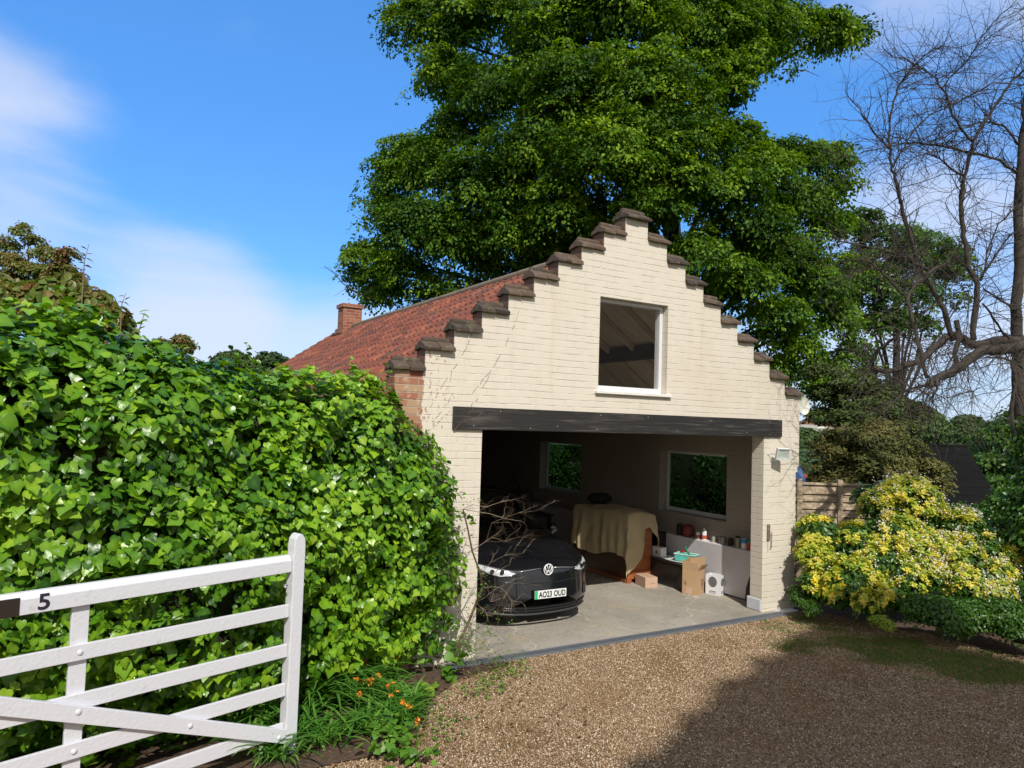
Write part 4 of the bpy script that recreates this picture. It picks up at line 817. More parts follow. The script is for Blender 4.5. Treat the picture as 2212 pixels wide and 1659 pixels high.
MB().box((8.22, 9.02, zt), (8.34, 9.24, zt+.16)).build('small_carton', CARDW, None, bevel=.003); tag(bpy.data.objects['small_carton'], 'small white carton with a grey label at the far end of the chest', 'box')
MB().box((8.2185, 9.09, zt+.05), (8.2198, 9.16, zt+.11)).build('label', GREYP, bpy.data.objects['small_carton'])
# jars, tins and bottles on the ledge
LZ = .772
def vessel(name, y, prof, mat, label, cat, x=8.68, lid=None, lab=None, k=18):
    r = empty(name, (x, y, LZ), label, cat); mb = MB(); mb.lathe((x, y, LZ), prof, k); mb.build('vessel', mat, r, smooth=False)
    if lid: mb = MB(); mb.lathe((x, y, LZ+lid[0]), [(lid[1], 0), (lid[1], lid[2]), (lid[1]*.8, lid[2]+.003)], 14); mb.build('lid', lid[3], r)
    if lab: mb = MB(); mb.lathe((x, y, LZ+lab[0]), [(lab[1], 0), (lab[1], lab[2])], k); mb.build('label', lab[3], r)
WHP = simple('white plastic bottle', (.75, .76, .76), .35, var=.02); REDP = simple('red label', (.50, .10, .06), .5, var=.2, scale=40); DKG = simple('dark glass', (.03, .03, .025), .15, var=.1); TIN = simple('tin', (.32, .31, .29), .35, metal=.5, var=.1); BLU = simple('blue tin', (.04, .28, .58), .4, var=.05); PALEG = simple('cloudy glass jar', (.30, .32, .25), .2, var=.1)
vessel('red_pot', 8.88, [(.06, 0), (.095, .04), (.10, .11), (.085, .17), (.05, .20)], simple('dull red clay', (.16, .025, .022), .6, var=.1), 'round dark red pot on the ledge below the window', 'pot')
vessel('dark_jar', 9.08, [(.05, 0), (.05, .15), (.04, .17)], DKG, 'dark jar at the far end of the ledge', 'jar', lid=(.17, .04, .02, BLK))
vessel('pill_jar', 8.655, [(.036, 0), (.036, .085), (.030, .092)], WHP, 'squat white jar with a red label beside the red pot', 'jar', lid=(.092, .034, .018, WHP), lab=(.015, .0368, .05, REDP))
vessel('white_bottle', 8.515, [(.040, 0), (.040, .12), (.036, .15), (.018, .165)], WHP, 'tall white bottle with a red label on the ledge', 'bottle', lid=(.165, .018, .025, WHP), lab=(.02, .0408, .06, REDP))
vessel('glass_jar', 8.315, [(.03, 0), (.03, .07), (.025, .08)], PALEG, 'small clear jar on the ledge right of the white bottle', 'jar', lid=(.08, .026, .012, TIN))
vessel('metal_tin', 8.12, [(.055, 0), (.055, .11), (.05, .112)], TIN, 'wide dull metal tin in the middle of the ledge', 'tin')
vessel('black_jar', 7.955, [(.04, 0), (.04, .09), (.03, .10)], DKG, 'short black jar between the metal tin and the tall jar', 'jar', lid=(.10, .032, .02, BLK))
vessel('tall_jar', 7.815, [(.038, 0), (.038, .135), (.032, .145)], PALEG, 'tall cloudy jar with a dark lid left of the blue tin', 'jar', lid=(.145, .036, .022, DKG))
vessel('blue_tin', 7.69, [(.045, 0), (.045, .15), (.042, .152)], WHP, 'white tin with a blue top near the open end of the ledge', 'tin', lab=(.085, .0458, .064, BLU))
vessel('red_tin', 7.60, [(.032, 0), (.032, .10), (.03, .102)], simple('bright red tin', (.55, .05, .03), .45, var=.1), 'small bright red tin at the open end of the ledge', 'tin', lid=(.102, .03, .03, simple('green cap', (.03, .25, .12), .4)))
mb = MB(); mb.lathe((8.60, 7.50, FZ), [(.03, 0), (.07, .05), (.065, .2), (.03, .34), (.01, .42)], 10); V = mb.v[-1]; V[:, 0] += (V[:, 2])*.05; tag(mb.build('rubber_boot', simple('dull black rubber', (.02, .024, .018), .5, var=.2), smooth=True), 'slumped black rubber bag against the foot of the inner wall', 'bag')
mb = MB(); mb.lathe((0, 0, 0), [(.001, -.12), (.10, -.10), (.16, -.02), (.16, .04), (.10, .11), (.001, .13)], 16); V = mb.v[-1]; mb.v[-1] = V*[1.5, 1.1, .8]+[7.95, 10.35, 1.26]; tag(mb.build('black_holdall', simple('black canvas', (.012, .012, .012), .8, var=.1), smooth=True), 'black holdall lying on the far end of the cabinet', 'bag')
# dark chairs stacked on a table before the far window
CHW = wood_mat('dark chair wood', (.020, .012, .008), (.05, .028, .018))
tbl = empty('dark_table', (7.3, 12.4, FZ), 'dark wooden table with chairs on it at the back of the garage', 'table'); MB().box((6.55, 12.0, .72), (8.1, 12.8, .755)).build('tabletop', CHW, tbl, bevel=.004)
for x in (6.6, 8.0):
    for y in (12.05, 12.7): MB().box((x, y, FZ), (x+.06, y+.06, .72)).build('leg', CHW, tbl)
def chair(x, y, z, rz, label):
    r = empty('wooden_chair', (x, y, z), label, 'chair', 'dark wooden chairs standing on the back table'); c, s = math.cos(rz), math.sin(rz); A = np.array([[c, s, 0], [-s, c, 0], [0, 0, 1.]]); o_ = np.array([x, y, z])
    MB().box((-.20, -.20, .40), (.20, .20, .43), A, o_).build('seat', CHW, r, bevel=.006)
    for a in (-1, 1):
        MB().box((a*.18-.018, -.19, 0), (a*.18+.018, -.155, .40), A, o_).build('leg', CHW, r)
        MB().tube(np.array([(a*.18, .18, 0), (a*.18, .18, .42), (a*.185, .25, .92)])@A+o_, .018, 6).build('leg', CHW, r)
    mb = MB()
    for z_ in (.55, .86): mb.tube(np.array([(-.185, .20+(z_-.42)*.13, z_), (0, .215+(z_-.42)*.13, z_+.01), (.185, .20+(z_-.42)*.13, z_)])@A+o_, .017, 6)
    for a in (-.11, -.04, .04, .11): mb.tube(np.array([(a, .205, .55), (a, .25, .86)])@A+o_, .010, 5)
    mb.build('backrest', CHW, r)
chair(6.85, 12.35, .757, .5, 'dark slat-backed chair on the back table, left of the pair'); chair(7.55, 12.45, .757, .25, 'dark slat-backed chair on the back table, nearer the window')
# ------------------------------------------------------------------ foliage
IVYM = leafmat('ivy leaf', [(.028, .095, .008), (.090, .23, .012), (.18, .36, .018), (.30, .47, .026)], .32, .28, .5, pscale=1.6, bump=.18)
LIME = leafmat('lime tree leaf', [(.014, .050, .006), (.038, .105, .008), (.11, .22, .013), (.26, .40, .022)], .6, .34, .25, pscale=.30)
LIME2 = leafmat('maple leaf', [(.020, .065, .008), (.06, .14, .014), (.13, .23, .022)], .45, .34, .4, pscale=.6)
PINE = leafmat('brownish needles', [(.035, .050, .014), (.085, .100, .024), (.15, .145, .036), (.17, .135, .045)], .7, .10, .3, pscale=1.1)
PINEG = leafmat('green needles', [(.025, .055, .014), (.07, .11, .024), (.13, .16, .04)], .7, .10, .3, pscale=.9)
YEL = leafmat('golden leaf', [(.09, .19, .02), (.30, .40, .03), (.52, .53, .06), (.68, .60, .11), (.74, .62, .03)], .42, .28, .4, pscale=2.2, hue=.5)
BLOS = leafmat('cream blossom', [(.55, .52, .38), (.75, .72, .58)], .7, .25, .3)
DKGR = leafmat('dark shrub leaf', [(.018, .060, .008), (.048, .13, .014), (.10, .21, .024)], .38, .25, .5, pscale=1.5)
FARG = leafmat('distant leaf', [(.030, .065, .018), (.060, .110, .030), (.095, .15, .045)], .7, .2, .3, pscale=.25)
BRONZ = leafmat('bronze leaf', [(.06, .14, .02), (.14, .20, .035), (.20, .17, .05), (.26, .09, .05)], .4, .3, .4, pscale=2.5)
STRAP = leafmat('strap leaf', [(.05, .16, .02), (.10, .26, .035), (.18, .35, .06)], .38, .3, .5, pscale=2.)
DARKCORE = simple('light-blocking dark core', (.020, .022, .010), .95, var=.4, scale=14, bump=1.0)  # added solid core, coloured dark for inner shade and blocking light
UPV = np.array([0, 0, 1.])
def blob(P_, seed=0, n1=14, n2=20):
    c_, r = np.array(P_[:3], float), np.array(P_[3:6], float); G = []
    for a in np.linspace(.02, math.pi-.02, n1):
        G.append([(math.sin(a)*math.cos(b_), math.sin(a)*math.sin(b_), math.cos(a)) for b_ in np.linspace(0, 2*math.pi, n2)])
    G = np.array(G); return G, c_, r
def foliage(name, lobes, n_sprays, per, spread, size, mat, parent, up=.55, tv=DIA_V, tf=DIA_F, droop=.5, fill=.25, flat=.35, szvar=.35, hang=.6, gate=None, gs=.5, rough=0):
    """lobes: (x,y,z,rx,ry,rz).  Sprays sit on and inside each lobe, leaves hang round each spray."""
    L = np.array(lobes, float); vol = (L[:, 3]*L[:, 4]+L[:, 4]*L[:, 5]+L[:, 3]*L[:, 5]); k = RNG.choice(len(L), n_sprays, p=vol/vol.sum())
    d = rdir(n_sprays); d[:, 2] = np.where(d[:, 2] < -.5, -d[:, 2]*.6, d[:, 2]); d = nrm(d); rad = np.where(RNG.random(n_sprays) < fill, RNG.uniform(.35, .85, n_sprays), RNG.uniform(.85, 1.08, n_sprays))
    if rough: rad = rad*(1+rough*fbm(L[k, :3]+d*L[k, 3:6], 1.1, 7.))
    C = L[k, :3]+d*L[k, 3:6]*rad[:, None]; nn = nrm(d*(1-up)+UPV*up+RNG.normal(0, .22, (n_sprays, 3)))
    if gate is not None:                       # hollows between the boughs
        g_ = fbm(C, gs, 5.)+.35*fbm(C, gs*2.7, 2.) > gate; C, nn = C[g_], nn[g_]; n_sprays = len(C)
    a1 = nrm(np.cross(nn, rdir(n_sprays))); a2 = np.cross(nn, a1); m = n_sprays*per
    th = RNG.uniform(0, 6.2832, (n_sprays, per)); rr = np.sqrt(RNG.random((n_sprays, per)))*spread*RNG.uniform(.6, 1.3, (n_sprays, 1))
    off_ = (np.cos(th)*rr)[..., None]*a1[:, None]+(np.sin(th)*rr)[..., None]*a2[:, None]; hgt = RNG.normal(0, flat*spread*.35, (n_sprays, per))-droop*(rr**2)/spread*.6
    P = C[:, None]+off_+nn[:, None]*hgt[..., None]; out = nrm(off_+1e-4); N_ = nrm(nn[:, None]*.9+out*.35+RNG.normal(0, .38, (n_sprays, per, 3))); T = nrm(out*.7-UPV*hang+RNG.normal(0, .35, (n_sprays, per, 3)))
    S = size*RNG.uniform(1-szvar, 1+szvar, m); rnd = np.clip(np.repeat(RNG.random(n_sprays), per)*.6+RNG.random(m)*.4, 0, 1)
    return leaves(name, P.reshape(-1, 3), N_.reshape(-1, 3), T.reshape(-1, 3), S, tv, tf, mat, parent, rnd=rnd)
def plob(px, py, D, rpx, ry=None, dz=.8):
    p = at(px, py, D); r = rpx*D/FPX; return (*p, r, r*(ry or .9), r*dz)
def limbs(mb, base, tips, r0, k=6, n=7, wob=.12):
    for t in tips:
        t = np.array(t, float); L = np.linalg.norm(t-base); pts = []
        for s_ in np.linspace(0, 1, n): pts.append(base+(t-base)*s_+np.array([0, 0, .16*L*math.sin(s_*math.pi/1.1)])*(.4)+RNG.normal(0, wob*L*.08, 3)*math.sin(s_*math.pi))
        mb.tube(pts, np.linspace(r0, r0*.18, n), k)
# ---- the big lime tree behind the garage
T1 = [(930, 70, 24, 95), (1050, 20, 23, 130), (1180, 90, 22, 130), (1330, 40, 21, 140), (1490, 70, 22, 140), (1610, 60, 23, 110), (1700, 60, 24, 75), (1790, 75, 24.5, 62), (1840, 70, 25, 38), (1690, 120, 24, 55),
      (960, 170, 23.5, 85), (1090, 210, 22, 120), (1260, 220, 20.5, 140), (1420, 200, 20, 130), (1560, 180, 22, 90), (1600, 120, 22, 80), (1010, 290, 23.5, 85), (1170, 330, 21, 130), (1340, 340, 19.5, 140), (1480, 310, 20, 120), (1590, 300, 22, 60),
      (880, 345, 24, 70), (850, 390, 24, 65), (945, 380, 23, 95), (1060, 420, 22, 120), (850, 470, 24, 75), (920, 500, 23, 100), (800, 560, 24, 58), (880, 590, 23.5, 80), (790, 600, 24.5, 40), (1010, 540, 22.5, 100), (830, 640, 24, 50), (1120, 520, 22, 100), (1240, 470, 21, 120), (960, 620, 23, 60),
      (1430, 440, 20, 125), (1560, 420, 20.5, 110), (1640, 380, 21.5, 85), (1700, 350, 22.5, 70), (1790, 350, 23.5, 58), (1810, 410, 23.5, 50), (1730, 440, 22, 85), (1620, 500, 21, 100), (1520, 560, 20, 90), (1790, 490, 23, 60), (1700, 560, 21.5, 85), (1600, 610, 20.5, 75),
      (1760, 610, 22, 70), (1680, 680, 21, 60), (1830, 570, 23, 50), (1800, 690, 22.5, 55), (1740, 760, 21.5, 45), (1840, 760, 23, 48), (1790, 800, 22.5, 55), (1760, 850, 22, 45), (1850, 820, 23, 40), (1640, 740, 22, 50),
      (1060, 590, 23.5, 70), (1180, 570, 23.5, 80), (1280, 540, 23, 80), (960, 660, 24, 50), (1640, 560, 22, 80), (1560, 640, 22, 70), (1720, 720, 22, 60), (1680, 800, 22, 50),
      (1100, -130, 23, 150), (1350, -150, 22, 180), (1600, -120, 23, 150), (900, -60, 24.5, 90)]
base = at(1450, 1200, 24.5); base[2] = hill(base[0], base[1])-.05
lt = empty('lime_tree', base, 'huge dark green leafy tree towering behind the garage', 'tree')
lob = [plob(a, b_, D, r, .9, .72) for a, b_, D, r in T1]
foliage('crown', lob, 9500, 62, .46, .115, LIME, lt, up=.66, droop=.9, fill=.12, flat=.22, gate=-.10, gs=.62, rough=.38)
foliage('inner_crown', [(a, b_, c_, r1*.74, r2*.74, r3*.74) for a, b_, c_, r1, r2, r3 in lob], 2200, 62, .70, .14, LIME, lt, up=.4, fill=.7)
mb = MB(); top = at(1440, 100, 23.5); tr = [base+(top-base)*t+np.array([.25*math.sin(t*5), .2*math.cos(t*4), 0]) for t in np.linspace(0, 1, 12)]; mb.tube(tr, np.linspace(.55, .16, 12), 12)
mb.build('trunk', BARK_D, lt, smooth=True); mb = MB()
for i in range(0, len(lob), 1):
    t = lob[i]; j = int(np.clip(2+8*(t[2]-2)/16, 2, 10)); limbs(mb, tr[j], [t[:3]], .12, 6)
mb.build('branches', BARK_D, lt, smooth=True)
def deadbranch(pts, D, mb, r):
    P = [at(a, b_, D) for a, b_ in pts]; mb.tube(P, np.linspace(r, r*.3, len(P)), 5)
mb = MB(); deadbranch([(830, 652), (800, 646), (765, 628), (740, 612), (722, 590), (700, 575)], 23.3, mb, .03); deadbranch([(765, 628), (745, 625), (722, 640)], 23.3, mb, .012); deadbranch([(740, 612), (735, 590), (722, 568)], 23.3, mb, .012); deadbranch([(800, 646), (790, 625), (800, 605)], 23.3, mb, .012); deadbranch([(722, 590), (712, 578), (690, 580)], 23.3, mb, .008); deadbranch([(1840, 85), (1870, 80), (1890, 95)], 25, mb, .02)
deadbranch([(1690, 150), (1740, 152), (1770, 165)], 24, mb, .02); mb.build('dead_branches', BARK, lt)
# ---- broad maple further right, behind the bare tree
T2 = [(1930, 545, 27, 90), (2010, 560, 28, 75), (1860, 620, 26, 85), (1960, 640, 27, 80), (2050, 590, 28, 45), (1900, 700, 26, 60), (1780, 650, 26, 70), (2090, 640, 28, 32), (1850, 480, 27, 50), (1980, 700, 27, 35)]
base = at(1930, 1100, 27); base[2] = hill(base[0], base[1])-.05; mt_ = empty('maple_tree', base, 'mid green tree behind the bare branches to the right', 'tree')
lob2 = [plob(a, b_, D, r, .9, .6) for a, b_, D, r in T2]; foliage('crown', lob2, 1000, 50, .42, .13, LIME2, mt_, up=.65, droop=.8, gate=-.2, gs=.8, rough=.3, flat=.25)
mb = MB(); top = at(1940, 560, 27); tr = [base+(top-base)*t for t in np.linspace(0, 1, 7)]; mb.tube(tr, np.linspace(.28, .06, 7), 8)
for t in lob2: limbs(mb, tr[3], [t[:3]], .07, 5)
mb.build('trunk', BARK_D, mt_, smooth=True)
# ---- conifers: one tall green, one low brown-green and wide
def conifer(name, lobs, mat, label, n, size, parentloc):
    r = empty(name, parentloc, label, 'tree'); foliage('crown', lobs, int(n*1.5), 60, .24, size*.62, mat, r, up=.78, tv=LNG_V*[1.2, 1, 1], tf=DIA_F, droop=.25, flat=.45, fill=.25, hang=-.35, gate=-.12, gs=1.3, rough=.35)
    mb = MB(); b0 = np.array(parentloc, float); tp = np.array(lobs[0][:3]); mb.tube([b0, (b0+tp)/2+[.1, 0, 0], tp], [.16, .12, .04], 8)
    for t in lobs[1:]: limbs(mb, b0+(tp-b0)*np.clip((t[2]-b0[2])/(tp[2]-b0[2]+1e-6)*.9, .05, .95), [t[:3]], .05, 5)
    mb.build('trunk', BARK_D, r, smooth=True); return r
b0 = at(1880, 1100, 17.5); b0[2] = hill(b0[0], b0[1])-.05
conifer('pine_tree', [plob(a, b_, D, r*1.1, .9, .36) for a, b_, D, r in [(1850, 830, 17.5, 38), (1890, 850, 17.5, 45), (1830, 870, 17.5, 45), (1910, 885, 17, 50), (1860, 905, 17.2, 60), (1955, 880, 17, 28), (1975, 900, 17, 20), (1800, 850, 18, 40), (1790, 900, 18, 40), (1930, 920, 17, 50), (1880, 800, 17.8, 22), (1780, 800, 18, 30)]], PINEG, 'dark green pine with tiered boughs rising beside the garage wall', 900, .20, b0)
b0 = at(1880, 1200, 14.5); b0[2] = hill(b0[0], b0[1])-.05
conifer('juniper_tree', [plob(a, b_, D, r*1.05, .9, .36) for a, b_, D, r in [(1900, 935, 14.8, 50), (1850, 950, 14.5, 60), (1800, 975, 14.3, 55), (1930, 965, 14.5, 60), (1860, 1000, 14, 75), (1775, 1010, 14.2, 40), (1950, 1000, 14.2, 60), (1990, 1010, 14.4, 40), (1910, 1035, 14, 70), (1820, 1040, 14, 55), (1980, 1045, 14.2, 45), (1760, 1035, 14.4, 30)]], PINE, 'wide low brown-green conifer spreading behind the wooden fence', 1500, .15, b0)
# ---- green scrub, far woods and field on the right
def bush(name, lobs, n, per, spread, size, mat, label, cat='shrub', group=None, core=.72, **kw):
    L = np.array(lobs); c_ = L[:, :3].mean(0); c_[2] = L[:, 2].min()-L[:, 5].max(); r = empty(name, c_, label, cat, group); foliage('foliage', lobs, n, per, spread, size, mat, r, **kw)
    mb = MB()
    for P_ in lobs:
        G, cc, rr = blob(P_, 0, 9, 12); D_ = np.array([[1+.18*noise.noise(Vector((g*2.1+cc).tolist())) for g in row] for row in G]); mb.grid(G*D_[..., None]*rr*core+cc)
    if core > 0: mb.build('dark_core', DARKCORE, r, smooth=True)
    return r
bush('tall_thicket', [plob(a, b_, D, r) for a, b_, D, r in [(2258, 930, 9.9, 32), (2262, 980, 9.8, 40), (2265, 1040, 9.7, 50), (2250, 1100, 9.8, 45), (2265, 1150, 9.6, 60), (2190, 1150, 11, 40), (2150, 1130, 13.2, 50), (2080, 1135, 13.6, 45), (2000, 1135, 13.4, 45), (2200, 1100, 13, 50)]], 1500, 26, .30, .075, DKGR, 'dark tangled thicket at the right edge below the bare tree', 'thicket', up=.35, gate=-.3, gs=2.)
bush('laurel_hedge', [(12.3+.5*math.sin(y*1.7), y, .9, .9, .9, 1.3) for y in np.arange(-1.5, 5.2, .8)], 1300, 24, .28, .08, DKGR, 'green laurel hedge running on past the right edge of the drive', 'hedge', up=.35)
bush('hawthorn_bush', [plob(a, b_, D, r) for a, b_, D, r in [(2140, 1010, 27, 40), (2130, 960, 30, 36), (2160, 1070, 25, 50), (2190, 960, 28, 60), (2150, 975, 29, 45), (2205, 910, 28, 40), (2200, 1040, 27, 60), (2230, 990, 26, 50)]], 500, 30, .5, .17, LIME2, 'fresh green bushes right of the black barn roof', 'bush')
bush('laurel_bush', [plob(a, b_, D, r) for a, b_, D, r in [(1885, 1072, 11.4, 20), (1915, 1075, 11.4, 28), (1960, 1090, 11.4, 30)]], 170, 22, .22, .10, DKGR, 'glossy green leaves poking over the fence top', 'bush', core=.4)
for i, (a, b_, D, r, lab) in enumerate([(1985, 925, 75, 50, 'rounded light green tree left of the distant wood'), (2090, 930, 110, 34, 'hazy tree with a pointed top in the distant wood'), (2150, 940, 100, 30, 'small hazy tree right of the pointed tree')]):
    p = plob(a, b_, D, r, 1, .9); rt = empty('distant_tree', (p[0], p[1], hill(p[0], p[1])), lab, 'tree', 'distant trees beyond the barn')
    foliage('crown', [p, (p[0]+p[3]*.6, p[1], p[2]-p[5]*.4, p[3]*.7, p[4]*.7, p[5]*.7), (p[0]-p[3]*.6, p[1], p[2]-p[5]*.5, p[3]*.7, p[4]*.7, p[5]*.7)], 420, 26, D*.011, D*.0052, FARG, rt, up=.4)
    MB().tube([(p[0], p[1], hill(p[0], p[1])-.5), p[:3]], [.5, .2], 6).build('trunk', BARK_D, rt)
lobs = [plob(px, py, D, rr, 1, .6) for px, py, D, rr in [(x, 948+6*math.sin(x*.05), 130+15*math.sin(x), 26) for x in range(1700, 2330, 34)]+[(x, 985, 90, 34) for x in range(1940, 2330, 45)]]
L = foliage('far_wood', lobs, 2600, 16, 1.2, .75, FARG, None, up=.4); tag(L, 'far wood closing the horizon on the right', 'wood', kind='stuff')
# pale field and pink roofs glimpsed between garage and conifers
mb = MB(); P = [at(1722, 938, 150), at(1800, 940, 150), at(1830, 915, 230), at(1722, 912, 230)]; mb.add(P, [(0, 1, 2, 3)]); tag(mb.build('field', simple('dry pale field', (.22, .22, .12), .9, var=.15, scale=.1)), kind='structure')
for a, b_, w_ in ((1768, 918, 4.6), (1786, 921, 3.2)):
    p = at(a, b_, 190); h_ = empty('distant_house', (p[0], p[1], p[2]-4), 'tiny far-off house with a pinkish roof, '+('left' if w_ > 4 else 'right')+' of two', 'house'); MB().box((p[0]-w_, p[1]-3, p[2]-3.5), (p[0]+w_, p[1]+3, p[2])).build('wall', WHITE_OLD, h_)
    MB().prism([(p[0]-w_, p[1]-3.4, p[2]), (p[0]-w_, p[1]+3.4, p[2]), (p[0]-w_, p[1], p[2]+2.0)], (0, 0, 0), (2*w_, 0, 0)).build('roof', simple('pink roof tiles', (.42, .20, .14), .8), h_)
# black-roofed barn
bR0, bR1 = at(1920, 962, 24.3), at(2088, 968, 24.); ax_ = bR1-bR0; ax_[2] = 0; ax_ = nrm(ax_); nn_ = np.array([ax_[1], -ax_[0], 0]); zt = 2.2; e0 = bR0*[1, 1, 0]+[0, 0, zt]; e1 = bR1*[1, 1, 0]+[0, 0, zt]
bn = empty('barn', (e0+e1)/2-[0, 0, 5], 'low barn with a plain black roof beyond the yellow shrubs', 'barn'); SLATE = simple('black slate', (.006, .006, .0065), .9, var=.2, scale=3, bump=.1, spec=.15, bscale=12); mb = MB()
for s_ in (1, -1):
    for r in range(13):
        d0, d1 = r*.34, (r+1)*.34+.03; q = lambda d, e, z_: e+nn_*s_*d*.86+[0, 0, -d*.72+z_]
        mb.add([q(d0, e0, 0), q(d0, e1, 0), q(d1, e1, .012), q(d1, e0, .012)], [(0, 1, 2, 3) if s_ > 0 else (3, 2, 1, 0)])
mb.build('roof', SLATE, bn, solid=.03); mb = MB(); mb.tube([e0+[0, 0, .03], e1+[0, 0, .03]], .06, 8); mb.build('ridge_tile', SLATE, bn)
mb = MB()
for e, s_ in ((e0, 1), (e1, -1)): mb.add([e+ax_*.1*s_+[0, 0, -.05], e+ax_*.1*s_+nn_*2.5+[0, 0, -2.15], e+ax_*.1*s_+nn_*2.5+[0, 0, -5], e+ax_*.1*s_-nn_*2.5+[0, 0, -5], e+ax_*.1*s_-nn_*2.5+[0, 0, -2.15]], [(0, 1, 2, 3, 4)])
a0, a1 = e0+ax_*.1+nn_*2.5, e1-ax_*.1+nn_*2.5; mb.add([a0+[0, 0, -2.15], a1+[0, 0, -2.15], a1+[0, 0, -5], a0+[0, 0, -5]], [(0, 1, 2, 3)]); mb.build('wall', simple('black weatherboard', (.006, .006, .006), .8, bump=.3), bn)
# ---- understorey seen through the garage's side windows
for i, (x, y, z, r, lab) in enumerate([(12.5, 12.5, 1.1, 1.5, 'green bush seen through the nearer garage window, left part'), (14.5, 12.0, .8, 1.6, 'green bush seen through the nearer garage window, right part'), (12.2, 16.5, 1.2, 1.4, 'green bush seen through the farther garage window'), (15.5, 15.5, 2.2, 2.2, 'tall dark bush between the lime tree and the garage wall')]):
    bush('elder_bush', [(x, y, z, r, r, r), (x+.8*r, y-.3, z-.3*r, r*.7, r*.7, r*.8), (x-.7*r, y+.5, z-.2*r, r*.7, r*.7, r*.7)], 420, 30, .30, .075, DKGR, lab, 'bush', up=.4)

# ---- golden choisya, blossom and dark green shrubs along the right border
# star-shaped whorls of leaves on top of each shoot
def whorls(name, lobs, n, size, mat, parent, per=9, up=.45, fill=.15):
    L = np.array(lobs, float); vol = L[:, 3]*L[:, 5]; k = RNG.choice(len(L), n, p=vol/vol.sum()); d = rdir(n); d[:, 2] = np.where(d[:, 2] < -.35, -d[:, 2], d[:, 2]); rad = np.where(RNG.random(n) < fill, RNG.uniform(.6, .9, n), RNG.uniform(.9, 1.12, n))
    fb = fbm(d*L[k, 3:4]+L[k, :3], 2.6); rad = rad*(1+.22*fb); C = L[k, :3]+d*L[k, 3:6]*rad[:, None]; q_ = fb > -.20; C, d, k, rad = C[q_], d[q_], k[q_], rad[q_]; n = len(C); nn = nrm(d*(1-up)+UPV*up+RNG.normal(0, .18, (n, 3))); a1 = nrm(np.cross(nn, rdir(n))); a2 = np.cross(nn, a1)
    th = (np.arange(per)*2.4)[None]+RNG.uniform(0, 6.28, (n, 1)); out = np.cos(th)[..., None]*a1[:, None]+np.sin(th)[..., None]*a2[:, None]; lift = np.linspace(.75, -.15, per)[None, :, None]; T = nrm(out+nn[:, None]*lift+RNG.normal(0, .12, (n, per, 3)))
    S = size*RNG.uniform(.7, 1.25, (n, 1))*np.linspace(.7, 1.1, per)[None]; P = C[:, None]+T*S[..., None]*.5-nn[:, None]*(np.linspace(0, .5, per)[None, :, None]*size); Nn = nrm(nn[:, None]*1.0-out*lift*.8+RNG.normal(0, .15, (n, per, 3)))
    rnd = np.clip(RNG.random((n, 1))*.75+RNG.random((n, per))*.25, 0, 1); return leaves(name, P.reshape(-1, 3), Nn.reshape(-1, 3), T.reshape(-1, 3), S.ravel(), OVL_V, OVL_F, mat, parent, rnd=rnd.ravel(), width=np.full(n*per, 1.05)), C, nn
def blossoms(C, nn, n, parent, r=.045):
    i = RNG.choice(len(C), n); P = np.repeat(C[i], 9, 0)+nn[np.repeat(i, 9)]*.03+RNG.normal(0, r, (n*9, 3)); return leaves('blossom', P, nrm(nn[np.repeat(i, 9)]+RNG.normal(0, .6, (n*9, 3))), rdir(n*9), RNG.uniform(.018, .032, n*9), DIA_V*[1.6, 1, 1], DIA_F, BLOS, parent)
def choisya(lobs, n, label, nb, size=.060):
    n = int(n*2.5); nb = int(nb*1.3)
    L = np.array(lobs); c_ = L[:, :3].mean(0); c_[2] = 0; r = empty('golden_shrub', c_, label, 'shrub', 'golden leaved shrubs along the right border'); _, C, nn = whorls('foliage', lobs, n, size, YEL, r)
    if nb: blossoms(C, nn, nb, r)
    inner = np.array(lobs, float); inner[:, 3:6] *= .86; foliage('inner_leaves', inner, n//3, 14, .12, .07, DKGR, r, up=.3)
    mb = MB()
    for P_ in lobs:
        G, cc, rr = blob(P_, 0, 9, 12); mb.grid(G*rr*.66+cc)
    mb.build('dark_core', DARKCORE, r, smooth=True); return r
choisya([plob(a, b_, D, r, .95, .85) for a, b_, D, r in [(1765, 1150, 10.3, 42), (1760, 1200, 10.1, 40), (1790, 1240, 9.9, 50), (1760, 1262, 9.8, 34), (1850, 1180, 10.3, 60), (1840, 1260, 9.6, 62), (1900, 1290, 9.4, 42), (1870, 1300, 9.3, 34), (1800, 1285, 9.6, 36)]], 900, 'bright yellow shrub hugging the garage corner', 40)
choisya([plob(a, b_, D, r, .95, .85) for a, b_, D, r in [(1960, 1085, 10.6, 62), (1905, 1100, 10.6, 45), (2000, 1110, 10.6, 45), (1930, 1160, 10.2, 62), (1900, 1220, 9.8, 55), (1985, 1190, 10.0, 60), (1950, 1250, 9.6, 50), (1930, 1290, 9.4, 34)]], 950, 'tallest golden shrub with creamy blossom in the middle of the border', 230)
choisya([plob(a, b_, D, r, .95, .85) for a, b_, D, r in [(2080, 1150, 10.2, 52), (2140, 1190, 10.0, 55), (2060, 1210, 9.8, 62), (2140, 1250, 9.6, 48), (2085, 1265, 9.4, 50), (2185, 1215, 10.0, 32), (2000, 1250, 9.6, 50), (2150, 1290, 9.2, 40)]], 950, 'paler golden shrub thick with blossom at the right of the border', 420)
bush('dark_shrub', [plob(a, b_, D, r) for a, b_, D, r in [(1985, 1318, 9.0, 36), (2040, 1325, 8.9, 42), (2100, 1330, 8.8, 44), (2170, 1335, 8.7, 46), (2210, 1365, 8.5, 42), (2060, 1350, 8.7, 30), (2240, 1300, 9.2, 55)]], 1200, 20, .12, .042, DKGR, 'dense dark green small-leaved shrub under the golden bushes', 'shrub', up=.35, core=.8)
